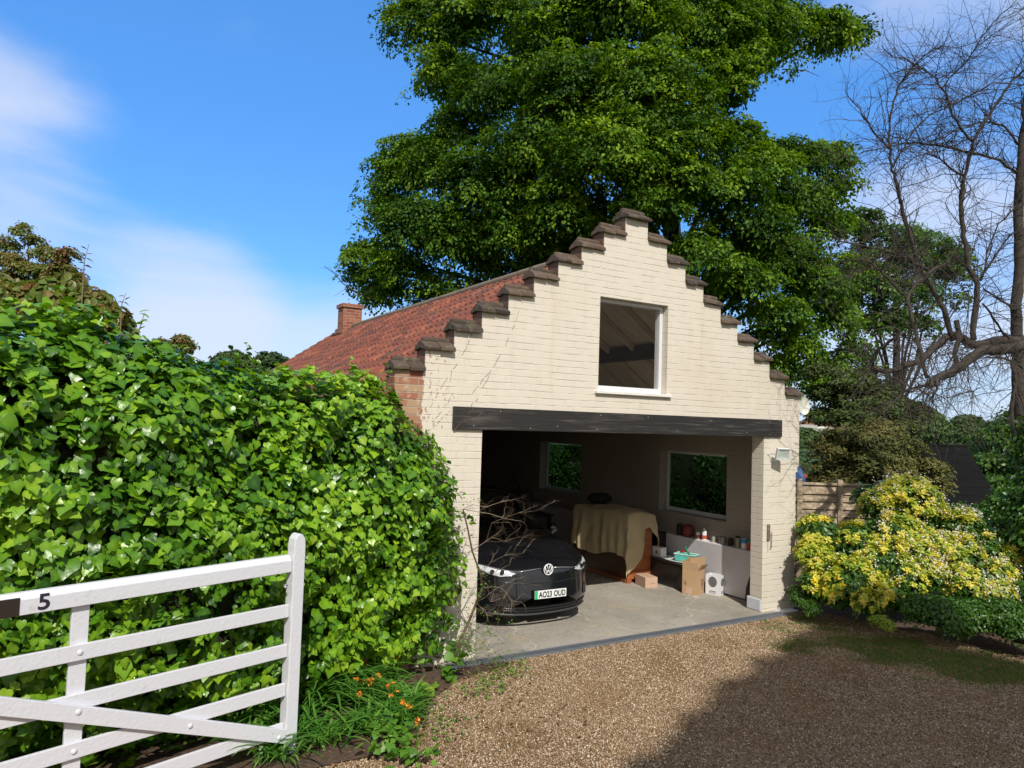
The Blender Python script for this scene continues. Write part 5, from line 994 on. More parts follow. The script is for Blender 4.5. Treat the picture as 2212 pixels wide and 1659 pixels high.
bush('lime_cushion', [plob(a, b_, D, r, .9, .6) for a, b_, D, r in [(1900, 1342, 8.9, 20), (1920, 1350, 8.8, 14)]], 160, 14, .05, .022, leafmat('acid green leaf', [(.16, .26, .02), (.30, .40, .03)], .6, .2), 'small acid green cushion plant at the gravel edge', 'plant', up=.5)
bush('low_shrub', [plob(a, b_, D, r) for a, b_, D, r in [(1735, 1295, 9.9, 24), (1750, 1312, 9.6, 18), (1725, 1280, 10.1, 18)]], 260, 16, .07, .035, DKGR, 'small green shrub at the foot of the pier beside the slab', 'shrub', up=.5)
# ------------------------------------------------------------------ ivy hedge on the left
HA, HB = np.array([-2.6, 5.06]), np.array([2.72, 6.62]); hg = nrm(HB-HA); hn = np.array([hg[1], -hg[0]])     # front line; hn points to the viewer
_tp = [on_v(px, py, (HA-hn*.45), hg) for px, py in ((-260, 668), (0, 710), (130, 712), (280, 748), (420, 810), (560, 848), (700, 850), (850, 832))]
tS = [float((p[:2]-HA)@hg) for p in _tp]; tZ = [float(p[2]) for p in _tp]; LH = float(np.linalg.norm(HB-HA))
def ring(f):
    """one level of the hedge; f 0 at the ground, 1 at the crest"""
    P = []; inset = np.interp(f, [0, .08, .3, .6, .85, .95, 1.], [.30, .12, -.05, -.10, .02, .16, .42]); endx = np.interp(f, [0, .15, .4, .6, .8, .92, 1], [.46, .72, .80, .70, .42, .18, -.08])
    W = 1.15
    def add(s_, o_):
        p = HA+hg*s_+hn*o_; zt = np.interp(s_, tS, tZ); z = .02+(zt-.02)*f; v = Vector((p[0]*1.3, p[1]*1.3, z*1.3)); d = .13*noise.noise(v)+.06*noise.noise(v*2.7); P.append((p[0]+hn[0]*d, p[1]+hn[1]*d, z+d*.4))
    for s_ in np.linspace(-.4, LH+endx-.45, 46): add(s_, -inset)
    for a in np.linspace(0, math.pi, 11)[1:-1]: add(LH+endx-.45+.5*math.sin(a)*(1 if f < .9 else .8), -inset-(W-2*inset)*(1-math.cos(a))/2)
    for s_ in np.linspace(LH+endx-.45, -.4, 20): add(s_, -(W-inset))
    return P
H = np.array([ring(f) for f in np.linspace(0, 1, 22)]); hedge = empty('ivy_hedge', (0, 6.2, 0), 'big glossy green ivy hedge filling the left side up to the garage', 'hedge')
nr, nc = H.shape[:2]; cen = H.mean(1, keepdims=True)
Hf = np.array([(i*nc+j, i*nc+j+1, (i+1)*nc+j+1, (i+1)*nc+j) for i in range(nr-1) for j in range(nc-1)])
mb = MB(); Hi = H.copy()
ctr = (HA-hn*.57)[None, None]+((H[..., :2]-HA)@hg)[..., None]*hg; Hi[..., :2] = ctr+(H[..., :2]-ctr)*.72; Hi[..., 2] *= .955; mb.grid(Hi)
tpv = Hi[-1]; cr_ = ctr[-1]; mb.grid([tpv, np.concatenate([cr_, tpv[:, 2:3]+.02], 1)]); mb.build('dark_core', DARKCORE, hedge, smooth=True)  # added light-blocking core inside the ivy leaves
# crest strip closes the top
crest = np.array([H[-1], np.concatenate([ctr[-1]*.5+H[-1][:, :2]*.5, H[-1][:, 2:3]+.05], 1), np.concatenate([ctr[-1], H[-1][:, 2:3]+.06], 1)]); CF = np.array([(i*nc+j, i*nc+j+1, (i+1)*nc+j+1, (i+1)*nc+j) for i in range(2) for j in range(nc-1)])
AV = np.vstack([H.reshape(-1, 3), crest.reshape(-1, 3)]); AF = np.vstack([Hf, CF+nr*nc])
def visible(P, pad=160):
    c_ = (P-EYE)@M; px = 1106-FPX*c_[:, 0]/c_[:, 2]; return (c_[:, 2] < 0) & (px > -1500) & (px < 2600)
P, Nn = sample(AV, AF, 78000); flip = (Nn*(P-np.concatenate([np.tile(cen, (1, nc, 1)).reshape(-1, 3)[:1]*0+P.mean(0)], 0))).sum(1) < 0
outd = P.copy(); outd[:, :2] -= (HA-hn*.57)+((P[:, :2]-HA)@hg)[:, None]*hg; outd[:, 2] = 0; Nn = np.where(((Nn*outd).sum(1) < 0)[:, None], -Nn, Nn); Nn[Nn[:, 2] < -.3] *= -1
k = visible(P); P, Nn = P[k], Nn[k]; n = len(P)
f1 = fbm(P, 1.6, 3.); f2 = fbm(P, 4.5, 9.); depth = RNG.uniform(0, 1, n)**1.5; lowz = np.clip(1-P[:, 2]/1.5, 0, 1)
keep = (f1*.8+f2*.9 > -.55-.35*depth+lowz*.42*(P[:, 0] < 1.6)); P, Nn, depth, f1 = P[keep], Nn[keep], depth[keep], f1[keep]; n = len(P)
P = P+Nn*(.12-.32*depth+.20*f1+.10*f2[keep])[:, None]; g_ = RNG.random(n)
size = np.where(g_ < .04, RNG.uniform(.125, .18, n), .052+.062*RNG.random(n)**1.3)*np.clip(.92-.05*(P[:, 0]), .74, .95)
# leaves face outward and hang tip-down, overlapping like scales
N_ = nrm(Nn*.80+UPV*.50+RNG.normal(0, .37, (n, 3))); T = nrm(-UPV*1.0+Nn*.30+RNG.normal(0, .55, (n, 3)))
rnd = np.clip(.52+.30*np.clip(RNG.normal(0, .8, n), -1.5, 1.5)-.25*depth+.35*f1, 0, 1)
leaves('ivy_leaves', P, N_, T, size, IVY_V*[1, 1, 1.1], IVY_F, IVYM, hedge, rnd=rnd, smooth=True, voff=np.array([.02]+[-.07]*13+[.03]*14+[.16]))
# young sprigs sticking out of the crest and runners hanging over the corner
mb = MB(); LP, LN, LT = [], [], []
def sprig(p, d, L, m, bend=-.4, leafr=.05):
    d = nrm(np.array(d, float)); pts = [np.array(p, float)]
    for i in range(7): d = nrm(d+np.array([0, 0, bend*.12])+RNG.normal(0, .07, 3)); pts.append(pts[-1]+d*L/7)
    mb.tube(pts, np.linspace(.004, .0015, 8), 4)
    for q in pts[1:]:
        for _ in range(m): LP.append(q+RNG.normal(0, .02, 3)); LN.append(nrm(RNG.normal(0, .5, 3)+UPV)); LT.append(nrm(d+RNG.normal(0, .6, 3)))
for px, py in ((400, 760), (520, 778), (545, 775), (560, 790), (600, 800), (760, 812), (820, 835), (832, 820), (815, 842), (150, 660), (235, 690), (300, 700)):
    p = on_v(px, py+14, HA-hn*.3, hg); sprig(p, (RNG.normal(0, .3), 0, 1.), random.uniform(.12, .26), 1, -.2)
for px, py, dx in ((850, 880, .6), (880, 930, .5), (960, 990, .5), (1000, 1060, .4), (1010, 1120, .4), (1000, 1200, .3), (1000, 1260, .4), (940, 950, .6), (985, 1150, .8), (990, 1100, .9)):
    p = on_y(px-30, py, 6.72); sprig(p, (dx, -.5, .3), random.uniform(.12, .24), 2, -1.2)
mb.build('runners', TWIG, hedge); leaves('sprig_leaves', np.array(LP), np.array(LN), np.array(LT), RNG.uniform(.05, .085, len(LP)), OVL_V, OVL_F, IVYM, hedge)

# ------------------------------------------------------------------ white five-bar gate
GP = np.array([1.45, 5.67]); gd = np.array([.9453, .3261]); gn = np.array([gd[1], -gd[0]])          # gd towards the free end, gn to the viewer
A = np.array([[gd[0], gd[1], 0], [gn[0], gn[1], 0], [0, 0, 1.]]); o0 = np.array([GP[0], GP[1], 0])
gate = empty('field_gate', (GP[0]-gd[0]*3, GP[1]-gd[1]*3, 0), 'white wooden five-bar gate standing open in front of the hedge', 'gate')
# axes: t along the gate, w towards the viewer (front face of the rails at w=0), z up
mb = MB(); hp = [(-.05, 0), (-.05, 1.58), (-.043, 1.635), (-.022, 1.665), (0.0, 1.675), (.022, 1.665), (.043, 1.635), (.05, 1.58), (.05, 0)]
mb.prism([(np.array([t, .018, z])@A+o0) for t, z in hp], (0, 0, 0), np.array([0, -.095, 0])@A); mb.build('post', GATEW, gate, bevel=.006)
def rail(t0, t1, z0a, z0b, h_, w0, w1, name='rail', bev=.004, chamf=0):
    mb = MB()
    if chamf: sec = [(w0, 0), (w1, 0), (w1, h_-.0), (w1-(w1-w0)*.5, h_), (w0+chamf*.0, h_-.035)]
    else: sec = [(w0, 0), (w1, 0), (w1, h_), (w0, h_)]
    a = [np.array([t0, w, z0a+z])@A+o0 for w, z in sec]; b_ = [np.array([t1, w, z0b+z])@A+o0 for w, z in sec]; n_ = len(sec)
    mb.add(a+b_, [tuple(range(n_)), tuple(range(n_, 2*n_))[::-1]]+[(i, n_+i, n_+(i+1) % n_, (i+1) % n_) for i in range(n_)]); return mb.build(name, GATEW, gate, bevel=bev)
rail(-3.02, -.055, 1.375, 1.385, .125, 0, -.075, 'top_rail', chamf=1)
for za, zb, h_ in ((1.050, 1.042, .098), (.752, .742, .098), (.462, .448, .098), (.155, .150, .100)): rail(-3.02, -.055, za, zb, h_, -.008, -.033)
rail(-3.02, -.052, 1.275, .100, .108, .024, -.0075, 'brace')
MB().box((-1.555, -.034, .06), (-1.455, -.062, 1.376), A, o0).build('stile', GATEW, gate, bevel=.004)
MB().box((-3.12, .01, 0), (-3.02, -.09, 1.75), A, o0).build('post', GATEW, gate, bevel=.006)
for t, w, z in ((-1.505, -.008, 1.095), (-1.505, .024, .745), (-1.505, -.008, .500), (-.80, .024, .455), (-.11, .024, .165), (-1.505, -.008, .205)):
    mb = MB(); mb.lathe((0, 0, 0), [(.019, 0), (.017, .004), (.010, .008), (.001, .009)], 16); V = mb.v[-1]; mb.v[-1] = np.stack([t+V[:, 0], w+V[:, 2], z+V[:, 1]], 1)@A+o0; mb.build('bolt', GATEW, gate, smooth=True)
MB().box((-2.30, .006, 1.379), (-1.845, -.0006, 1.485), A, o0).build('hinge_strap', simple('black brown strap', (.028, .018, .014), .45, var=.2), gate, bevel=.003)
text_mesh('house_number', '5', simple('dark number', (.03, .02, .035), .4, var=.05), np.array([-1.752, .0, 1.395])@A+o0, A[0], (0, 0, 1), .062, .095, gate, .02, .003)
lt_ = MB().tube([np.array([-.09, -.03, 1.285])@A+o0, np.array([-.02, -.075, 1.285])@A+o0, np.array([.085, -.075, 1.30])@A+o0], .006, 6); lt_.tube([np.array([-.10, .006, 1.275])@A+o0, np.array([-.10, -.03, 1.285])@A+o0], .009, 8); lt_.build('latch', simple('galvanised steel', (.45, .45, .46), .4, metal=.8), gate, smooth=True)

# ------------------------------------------------------------------ plants in the bed
def blades(C, n_, L, bend, spread, w=1.0):
    """arching strap leaves as ribbons"""
    Vs, Fs, R = [], [], []; k = 7; off_ = 0
    for i in range(n_):
        a = RNG.uniform(0, 6.28); ln = L*RNG.uniform(.6, 1.15); tilt = RNG.uniform(.1, spread); b0 = np.array(C)+np.array([RNG.normal(0, .06), RNG.normal(0, .06), 0]); d = np.array([math.cos(a)*tilt, math.sin(a)*tilt, 1.]); d /= np.linalg.norm(d)
        sd = np.array([-math.sin(a), math.cos(a), 0]); p = b0.copy(); wd = .015*w*RNG.uniform(.7, 1.3); r = RNG.random()
        for j in range(k):
            u = j/(k-1); ww = wd*(1-.9*u**2.2)*(.6+.4*min(1, u*4)); Vs += [p-sd*ww, p+sd*ww]; R += [r, r]
            if j < k-1: Fs.append((off_+2*j, off_+2*j+1, off_+2*j+3, off_+2*j+2))
            d = nrm(d+np.array([math.cos(a)*bend*.25, math.sin(a)*bend*.25, -bend*.24*(u+.2)])); p = p+d*ln/(k-1)
        off_ += 2*k
    return Vs, Fs, R
def clump(name, spots, n_, L, bend, spread, mat, label, cat='plant', w=1., group=None):
    VV, FF, RR = [], [], []; o_ = 0
    for c_ in spots:
        V, F, R = blades(c_, n_, L, bend, spread, w); VV += V; FF += [tuple(x+o_ for x in f) for f in F]; RR += R; o_ += len(V)
    o = np_mesh(name, np.array(VV), np.array(FF), np.array(RR), mat, None, True); return tag(o, label, cat, group)
g0 = [on_z(a, b_) for a, b_ in ((690, 1480), (720, 1520), (660, 1540), (740, 1490), (780, 1530), (700, 1560))]
clump('daylily_clump', [g0[0], g0[1], g0[2]]+[g0[3], on_z(650, 1470), on_z(690, 1440), on_z(740, 1450)], 120, .78, 1.1, .8, STRAP, 'arching strap-leaved daylily clump just right of the gate post')
clump('daylily_clump', [on_z(x, y) for x, y in ((820, 1540), (860, 1560), (790, 1580), (840, 1510), (880, 1530))], 90, .36, .9, .9, STRAP, 'shorter grassy clump with orange flowers near the gravel', w=.9)
clump('daylily_clump', [on_z(x, y) for x, y in ((560, 1560), (600, 1500), (520, 1600), (640, 1600), (600, 1640), (700, 1610), (480, 1540))], 70, .42, .9, .8, STRAP, 'grassy clump seen between the lower bars of the gate', w=.8)
# small orange flowers on thin stalks
PETAL = leafmat('orange petal', [(.70, .10, .01), (.85, .25, .02), (.80, .42, .03)], .6, .2)
ORD = 'first second third fourth fifth sixth seventh eighth ninth tenth eleventh twelfth thirteenth fourteenth fifteenth sixteenth last'.split()
for i_, (a, b_) in enumerate(sorted(((808, 1460), (792, 1468), (800, 1472), (815, 1455), (845, 1480), (848, 1500), (752, 1445), (755, 1410), (735, 1405), (790, 1428), (838, 1405), (870, 1515), (884, 1518), (905, 1555), (770, 1475), (775, 1500), (860, 1420)))):
    p = on_z(a, b_, .30); fr = empty('orange_flower', (p[0], p[1], 0), 'small orange flower cluster in the grassy bed, '+ORD[i_]+' from the gate post', 'flower', 'orange flowers in the bed'); mb = MB(); FP = []
    for _ in range(3): q = p+RNG.normal(0, .018, 3); FP.append(q); mb.tube([(p[0], p[1], .0), (p+q)/2-[0, 0, .12], q], .0016, 3)
    mb.build('stem', STRAP, fr); FPa = np.repeat(np.array(FP), 7, 0)+RNG.normal(0, .008, (21, 3)); leaves('petals', FPa, rdir(21)+UPV*.6, rdir(21), RNG.uniform(.012, .022, 21), DIA_V*[1.6, 1, 1], DIA_F, PETAL, fr)
# broad-leaved weeds
def leafy(name, pts, n_, size, r, hmax, mat, label, tv=OVL_V, tf=OVL_F, cat='plant', kind=None):
    P = []
    for c_ in pts: P.append(np.array(c_)[None]+np.stack([RNG.normal(0, r, n_), RNG.normal(0, r, n_), RNG.uniform(.01, hmax, n_)], 1))
    P = np.vstack(P); m = len(P); out = P-np.repeat(np.array(pts), n_, 0); out[:, 2] = 0
    o = leaves(name, P, nrm(UPV+RNG.normal(0, .42, (m, 3))), nrm(nrm(out+1e-5)+RNG.normal(0, .3, (m, 3))-UPV*.15), size*RNG.uniform(.55, 1.2, m), tv, tf, mat, None, smooth=True); return tag(o, label, cat, kind=kind)
WEED = leafmat('fresh weed leaf', [(.05, .15, .015), (.10, .24, .025), (.17, .32, .04)], .45, .3, .4)
leafy('broad_weed', [on_z(960, 1400), on_z(950, 1440), on_z(975, 1470), on_z(985, 1430)], 16, .13, .07, .26, WEED, 'broad-leaved green weed at the corner of the drain', OVL_V*[1.5, 1, 1])
leafy('round_leaf_weed', [on_z(925, 1505), on_z(935, 1500)], 2, .15, .02, .10, leafmat('yellow green leaf', [(.20, .34, .03), (.28, .42, .05)], .5, .3), 'single pale round leaf lying over the edge of the gravel', IVY_V*[1.1, .9, .4], IVY_F)
leafy('ivy_seedlings', [on_z(840, 1640), on_z(870, 1620), on_z(820, 1600), on_z(900, 1650), on_z(850, 1590)], 26, .085, .09, .16, WEED, 'patch of young ivy leaves at the bottom beside the gravel', IVY_V, IVY_F, kind='stuff')
leafy('bed_weeds', [on_z(x, y) for x, y in ((1080, 1440), (1100, 1460), (1050, 1470), (1120, 1440), (1020, 1500), (900, 1400), (960, 1385), (1010, 1400), (1070, 1490), (930, 1590), (960, 1560))], 60, .035, .10, .06, WEED, 'scattered low weeds creeping from the bed onto the gravel', kind='stuff')
leafy('hedge_foot_leaves', [on_z(x, y) for x, y in ((700, 1400), (780, 1410), (860, 1400), (920, 1380), (560, 1450), (480, 1480), (400, 1500), (300, 1540), (200, 1560), (880, 1440), (820, 1430))], 46, .08, .16, .34, IVYM, 'small ivy leaves straggling at the foot of the hedge', IVY_V, IVY_F, kind='stuff')
# grass and moss invading the drive
n = 60000; gx, gy = RNG.uniform(6.6, 10.3, n), RNG.uniform(2.6, 6.95, n); k = RNG.random(n)*.8+.15 < G_mask(gx, gy); gx, gy = gx[k], gy[k]; n = len(gx)
GRS = leafmat('short grass', [(.06, .13, .02), (.10, .19, .032), (.17, .24, .05)], .7, .2, .3)
o = leaves('grass', np.stack([gx, gy, np.full(n, .012)], 1), nrm(rdir(n)*[1, 1, .5]), nrm(UPV+RNG.normal(0, .55, (n, 3))), RNG.uniform(.025, .05, n), LNG_V*[.8, 1, 1], DIA_F, GRS); tag(o, 'thin green grass and moss growing over the gravel by the border', 'grass', kind='stuff')
# dead leaves on soil and gravel edge
n = 500; P = np.stack([RNG.uniform(1.2, 4.0, n), RNG.uniform(4.9, 6.8, n), np.full(n, .02)], 1); P2 = np.stack([RNG.uniform(9.3, 10.2, 300), RNG.uniform(3.6, 7.0, 300), np.full(300, .02)], 1); P = np.vstack([P, P2]); n = len(P)
o = leaves('fallen_leaves', P, nrm(UPV+RNG.normal(0, .3, (n, 3))), rdir(n), RNG.uniform(.02, .05, n), OVL_V, OVL_F, leafmat('dead leaf', [(.09, .04, .02), (.17, .085, .04), (.24, .14, .075)], .8, .05)); tag(o, 'dead brown leaves scattered on the soil edges', 'leaf litter', kind='stuff')

# ------------------------------------------------------------------ bare twiggy bush at the left pier
def grow(mb, p, d, L, r, lvl, maxl, droop=0., curl=.25, kids=4, tips=None, n=6, ratio=.55):
    pts = [np.array(p, float)]; d = nrm(np.array(d, float)); ds = [d]
    for i in range(n): d = nrm(d+RNG.normal(0, curl*.5, 3)+np.array([0, 0, -droop*.12*(i/n)])); pts.append(pts[-1]+d*L/n); ds.append(d)
    mb.rv = random.random(); mb.tube(pts, np.linspace(r, r*.45, n+1), 3 if r < .006 else 5, cap=False)
    if tips is not None and lvl >= maxl-1: tips.append((pts[-1], d))
    if lvl < maxl:
        for _ in range(kids):
            i = random.randint(1, n); grow(mb, pts[i], nrm(ds[i]*.7+rdir(1)[0]*.75), L*ratio*random.uniform(.6, 1.2), r*.5, lvl+1, maxl, droop, curl, kids, tips, max(3, n-1), ratio)
tw = empty('twiggy_bush', on_z(985, 1395), 'sprawling leafless twiggy bush against the left brick pier', 'bush'); mb = MB(); tips = []
main = [on_y(a, b_, 6.72-.1*i) for i, (a, b_) in enumerate([(985, 1400), (1010, 1350), (1030, 1300), (1042, 1270), (1038, 1240), (1020, 1190), (1010, 1140), (1000, 1100)])]
mb.tube(main, np.linspace(.016, .007, 8), 6)
for i, (a, b_, L) in enumerate([(1000, 1100, .0)]): pass
for i0, path in ((7, [(1020, 1090), (1050, 1095), (1080, 1085), (1105, 1080)]), (7, [(1030, 1105), (1060, 1110), (1090, 1120), (1120, 1125)]), (5, [(1050, 1170), (1062, 1130), (1085, 1120), (1120, 1108), (1160, 1103)]), (5, [(1062, 1160), (1090, 1170), (1120, 1160)]), (4, [(1060, 1215), (1090, 1200), (1130, 1195)]), (4, [(1070, 1235), (1100, 1220), (1115, 1180)]), (3, [(1060, 1300), (1090, 1290), (1110, 1260)]), (2, [(1050, 1330), (1085, 1325), (1110, 1300)]), (1, [(1040, 1370), (1070, 1360), (1090, 1380)]), (1, [(1000, 1330), (985, 1290), (975, 1240)]), (6, [(985, 1150), (970, 1110)])):
    P = [main[i0]]+[on_y(a, b_, 6.55-.05*j) for j, (a, b_) in enumerate(path)]; mb.rv = random.random(); mb.tube(P, np.linspace(.0034, .0014, len(P)), 5)
    for q in P[1:]:
        for _ in range(2): grow(mb, q, nrm(P[-1]-P[0]+RNG.normal(0, .25, 3)), random.uniform(.12, .24), .0015, 0, 2, .1, .35, 2, tips, 5)
for i in (1, 1, 1, 2, 2, 2, 3, 3, 0, 0, 0, 0, 0, 0): grow(mb, main[i], (RNG.uniform(-.5, 1.1), -.6, RNG.uniform(-.2, .9)), random.uniform(.22, .45), .0030, 0, 2, .3, .4, 5, tips, 6)
mb.build('branches', TWIG, tw); tp_ = [t for t in tips if t[0][2] < .6 or t[0][0] < 3.5]; P = np.array([t[0] for t in tp_]); T_ = np.array([t[1] for t in tp_]); P = np.repeat(P, 2, 0)+RNG.normal(0, .01, (len(P)*2, 3))
leaves('buds', P, rdir(len(P))+UPV, np.repeat(T_, 2, 0), RNG.uniform(.012, .028, len(P)), OVL_V, OVL_F, WEED, tw)

# ------------------------------------------------------------------ bare old tree on the right
def za(x, y): return (2050+x/3.318)/1.1302, (y/3.318)/1.1302
def zb(x, y): return (2050+x/3.0156)/1.1302, (450+y/3.0156)/1.1302
DT = 10.4
LIMBS = [  # points (zoomed coordinates), set, start radius, end radius, depth start, depth end
    ([(1380, 2600), (1350, 2200), (1335, 1800), (1320, 1450), (1310, 1150), (1300, 900), (1320, 600), (1312, 300), (1330, 0)], 'b', .115, .075, 10.5, 10.5),
    ([(1450, 1650), (1465, 1300), (1490, 1050), (1510, 800), (1560, 400), (1540, 0), (1600, -400)], 'a', .075, .012, 10.5, 10.2),
    ([(1357, 1180), (1200, 1215), (1050, 1230), (950, 1290), (850, 1365), (720, 1430), (660, 1480)], 'b', .10, .065, 10.5, 9.3),
    ([(1340, 1150), (1150, 1150), (1000, 1185), (870, 1125), (790, 1130), (700, 1190), (630, 1270), (500, 1330), (380, 1370), (240, 1362), (258, 1270), (300, 1210), (400, 1130), (500, 1080)], 'b', .09, .018, 10.5, 9.0),
    ([(640, 1430), (600, 1250), (560, 1100), (525, 960), (500, 840), (560, 750), (620, 680), (720, 610), (800, 600)], 'b', .05, .03, 9.3, 9.6),
    ([(985, 1150), (1000, 900), (1010, 740), (965, 640), (930, 500), (905, 330), (888, 150), (905, 0)], 'b', .065, .045, 10., 10.),
    ([(985, 1640), (1000, 1450), (1055, 1270), (1080, 1150), (1200, 950), (1300, 800), (1400, 650), (1500, 560)], 'a', .045, .022, 10., 9.6),
    ([(1080, 1150), (980, 1030), (900, 880), (850, 760), (780, 640), (680, 560), (600, 520), (520, 470), (430, 460), (340, 370)], 'a', .028, .006, 10., 9.5),
    ([(830, 1150), (760, 920), (700, 800), (600, 640), (560, 500), (510, 350), (470, 200), (430, 30)], 'b', .06, .036, 10., 9.8),
    ([(500, 1640), (450, 1450), (420, 1330), (400, 1180), (405, 1050), (425, 870), (460, 720), (540, 620), (640, 490), (740, 410), (830, 375)], 'a', .036, .010, 9.8, 9.6),
    ([(400, 1200), (330, 1130), (240, 1020), (150, 880), (50, 740)], 'a', .024, .008, 9.8, 9.4),
    ([(430, 1350), (520, 1190), (600, 1060), (720, 940), (870, 870), (1000, 800), (1100, 760), (1250, 680), (1500, 690)], 'a', .018, .012, 9.8, 9.2),
    ([(1430, 1400), (1300, 1310), (1150, 1260), (900, 1200), (700, 1170), (550, 1165), (400, 1180), (200, 1230), (0, 1280)], 'a', .035, .006, 10.4, 9.4),
    ([(1000, 1430), (870, 1330), (780, 1270), (680, 1250), (580, 1290), (500, 1370), (430, 1400)], 'a', .024, .006, 10., 9.5),
    ([(1440, 1170), (1350, 1040), (1230, 990), (1100, 1000), (950, 1060), (850, 1110), (700, 1180)], 'a', .028, .006, 10.4, 9.9),
    ([(420, 1040), (540, 950), (700, 910), (850, 850), (1000, 810), (1150, 760)], 'a', .010, .006, 9.8, 9.6),
    ([(830, 710), (930, 600), (1060, 460), (1150, 300), (1250, 180), (1430, 0)], 'a', .016, .008, 9.8, 9.4),
    ([(900, 620), (1000, 520), (1160, 420), (1300, 250), (1490, 140)], 'a', .010, .005, 9.8, 9.5),
    ([(480, 730), (620, 660), (800, 610), (960, 580), (1100, 560)], 'a', .012, .005, 9.7, 9.5),
    ([(830, 378), (950, 380), (1080, 350), (1170, 300), (1300, 290), (1490, 340)], 'a', .009, .006, 9.6, 9.6),
    ([(640, 630), (560, 570), (450, 520), (330, 490), (200, 460), (0, 420)], 'b', .045, .012, 9.9, 9.4),
    ([(500, 840), (400, 740), (300, 640), (200, 560), (60, 560)], 'b', .028, .006, 9.5, 9.2),
    ([(620, 620), (500, 540), (380, 530), (250, 590), (130, 650), (0, 690)], 'b', .022, .006, 9.8, 9.2),
    ([(1040, 700), (1120, 560), (1200, 440), (1270, 360)], 'b', .024, .018, 10.2, 10.4), ([(1050, 700), (1090, 500), (1170, 300), (1290, 170)], 'b', .020, .014, 10.2, 10.4),
    ([(1060, 770), (1200, 860), (1290, 930)], 'b', .02, .028, 10., 10.4), ([(1050, 880), (1130, 980), (1210, 1110)], 'b', .022, .03, 10., 10.4),
    ([(720, 1430), (700, 1530), (620, 1530), (490, 1480), (350, 1390)], 'b', .035, .008, 9.3, 9.), ([(640, 1470), (500, 1520), (400, 1600), (300, 1700)], 'b', .022, .006, 9.3, 9.),
    ([(950, 780), (945, 1000), (940, 1250), (950, 1450), (980, 1600), (960, 1750)], 'b', .012, .006, 9.6, 9.3), ([(700, 1530), (680, 1600), (740, 1700)], 'b', .016, .008, 9.3, 9.2),
    ([(1260, 1300), (1300, 1450), (1260, 1650), (1290, 1900)], 'b', .05, .05, 10.4, 10.4), ([(860, 1000), (880, 1100), (850, 1250), (870, 1330)], 'b', .055, .05, 10., 9.8),
    ([(1340, 1350), (1250, 1290), (1130, 1270), (1010, 1280)], 'b', .03, .01, 10.2, 9.6), ([(1030, 1500), (950, 1530), (820, 1560), (700, 1590), (590, 1580)], 'b', .012, .004, 9.5, 9.2)]
bt_ = empty('bare_tree', (*at(2230, 1300, 10.5)[:2], 0), 'old leafless tree with a tangle of bare branches at the right edge', 'tree')
mbT, mbB, mbW = MB(), MB(), MB(); allp = []
for pts, st, r0, r1, d0, d1 in LIMBS:
    f = za if st == 'a' else zb; n = len(pts); P = [at(*f(*p), d0+(d1-d0)*i/(n-1)) for i, p in enumerate(pts)]
    Q = []
    for i in range(n-1):     # rounded path
        p0, p1, p2, p3 = P[max(0, i-1)], P[i], P[i+1], P[min(n-1, i+2)]
        for t in (0, .33, .66): Q.append(.5*((2*p1)+(-p0+p2)*t+(2*p0-5*p1+4*p2-p3)*t*t+(-p0+3*p1-3*p2+p3)*t**3)+RNG.normal(0, .008, 3))
    Q.append(P[-1]); R = np.linspace(r0, r1, len(Q))*(.80 if r0 > .07 else .62)*(1+RNG.normal(0, .05, len(Q))); (mbT if len(allp) == 0 else mbB).tube(Q, R, 9 if r0 > .05 else 6)
    allp.append((np.array(Q), R))
zz = at(2230, 1300, 10.5); zz[2] = 0; mbT.tube([zz-[0, 0, .2], zz+[0, 0, .5], allp[0][0][0]], [.22, .16, .12], 10)
mbT.build('trunk', BARK, bt_, smooth=True); mbB.build('limbs', BARK, bt_, smooth=True)
view = nrm(M@np.array([0, 0, -1.])); vr = nrm(M@np.array([1., 0, 0]))
for Q, R in allp[1:]:
    L = np.linalg.norm(np.diff(Q, axis=0), axis=1).sum(); m = int(L*26)
    for _ in range(m):
        i = random.randint(1, len(Q)-1); tdir = nrm(Q[i]-Q[i-1]); up = RNG.random() < .55; hi = Q[i][2] > 4.2
        d = tdir*.5+rdir(1)[0]*[.8, .8, .8]+vr*RNG.choice([-.5, .5])+UPV*(.45 if (up and hi) else -.25); grow(mbW, Q[i], d, random.uniform(.3, .85), min(R[i]*.6, random.uniform(.004, .0075)), 0, 2, random.uniform(.8, 3.2) if not hi else random.uniform(-.6, .9), .34, 2, None, 6, .55)
o = mbW.build('twigs', BARK, bt_); tag(o, kind='stuff')

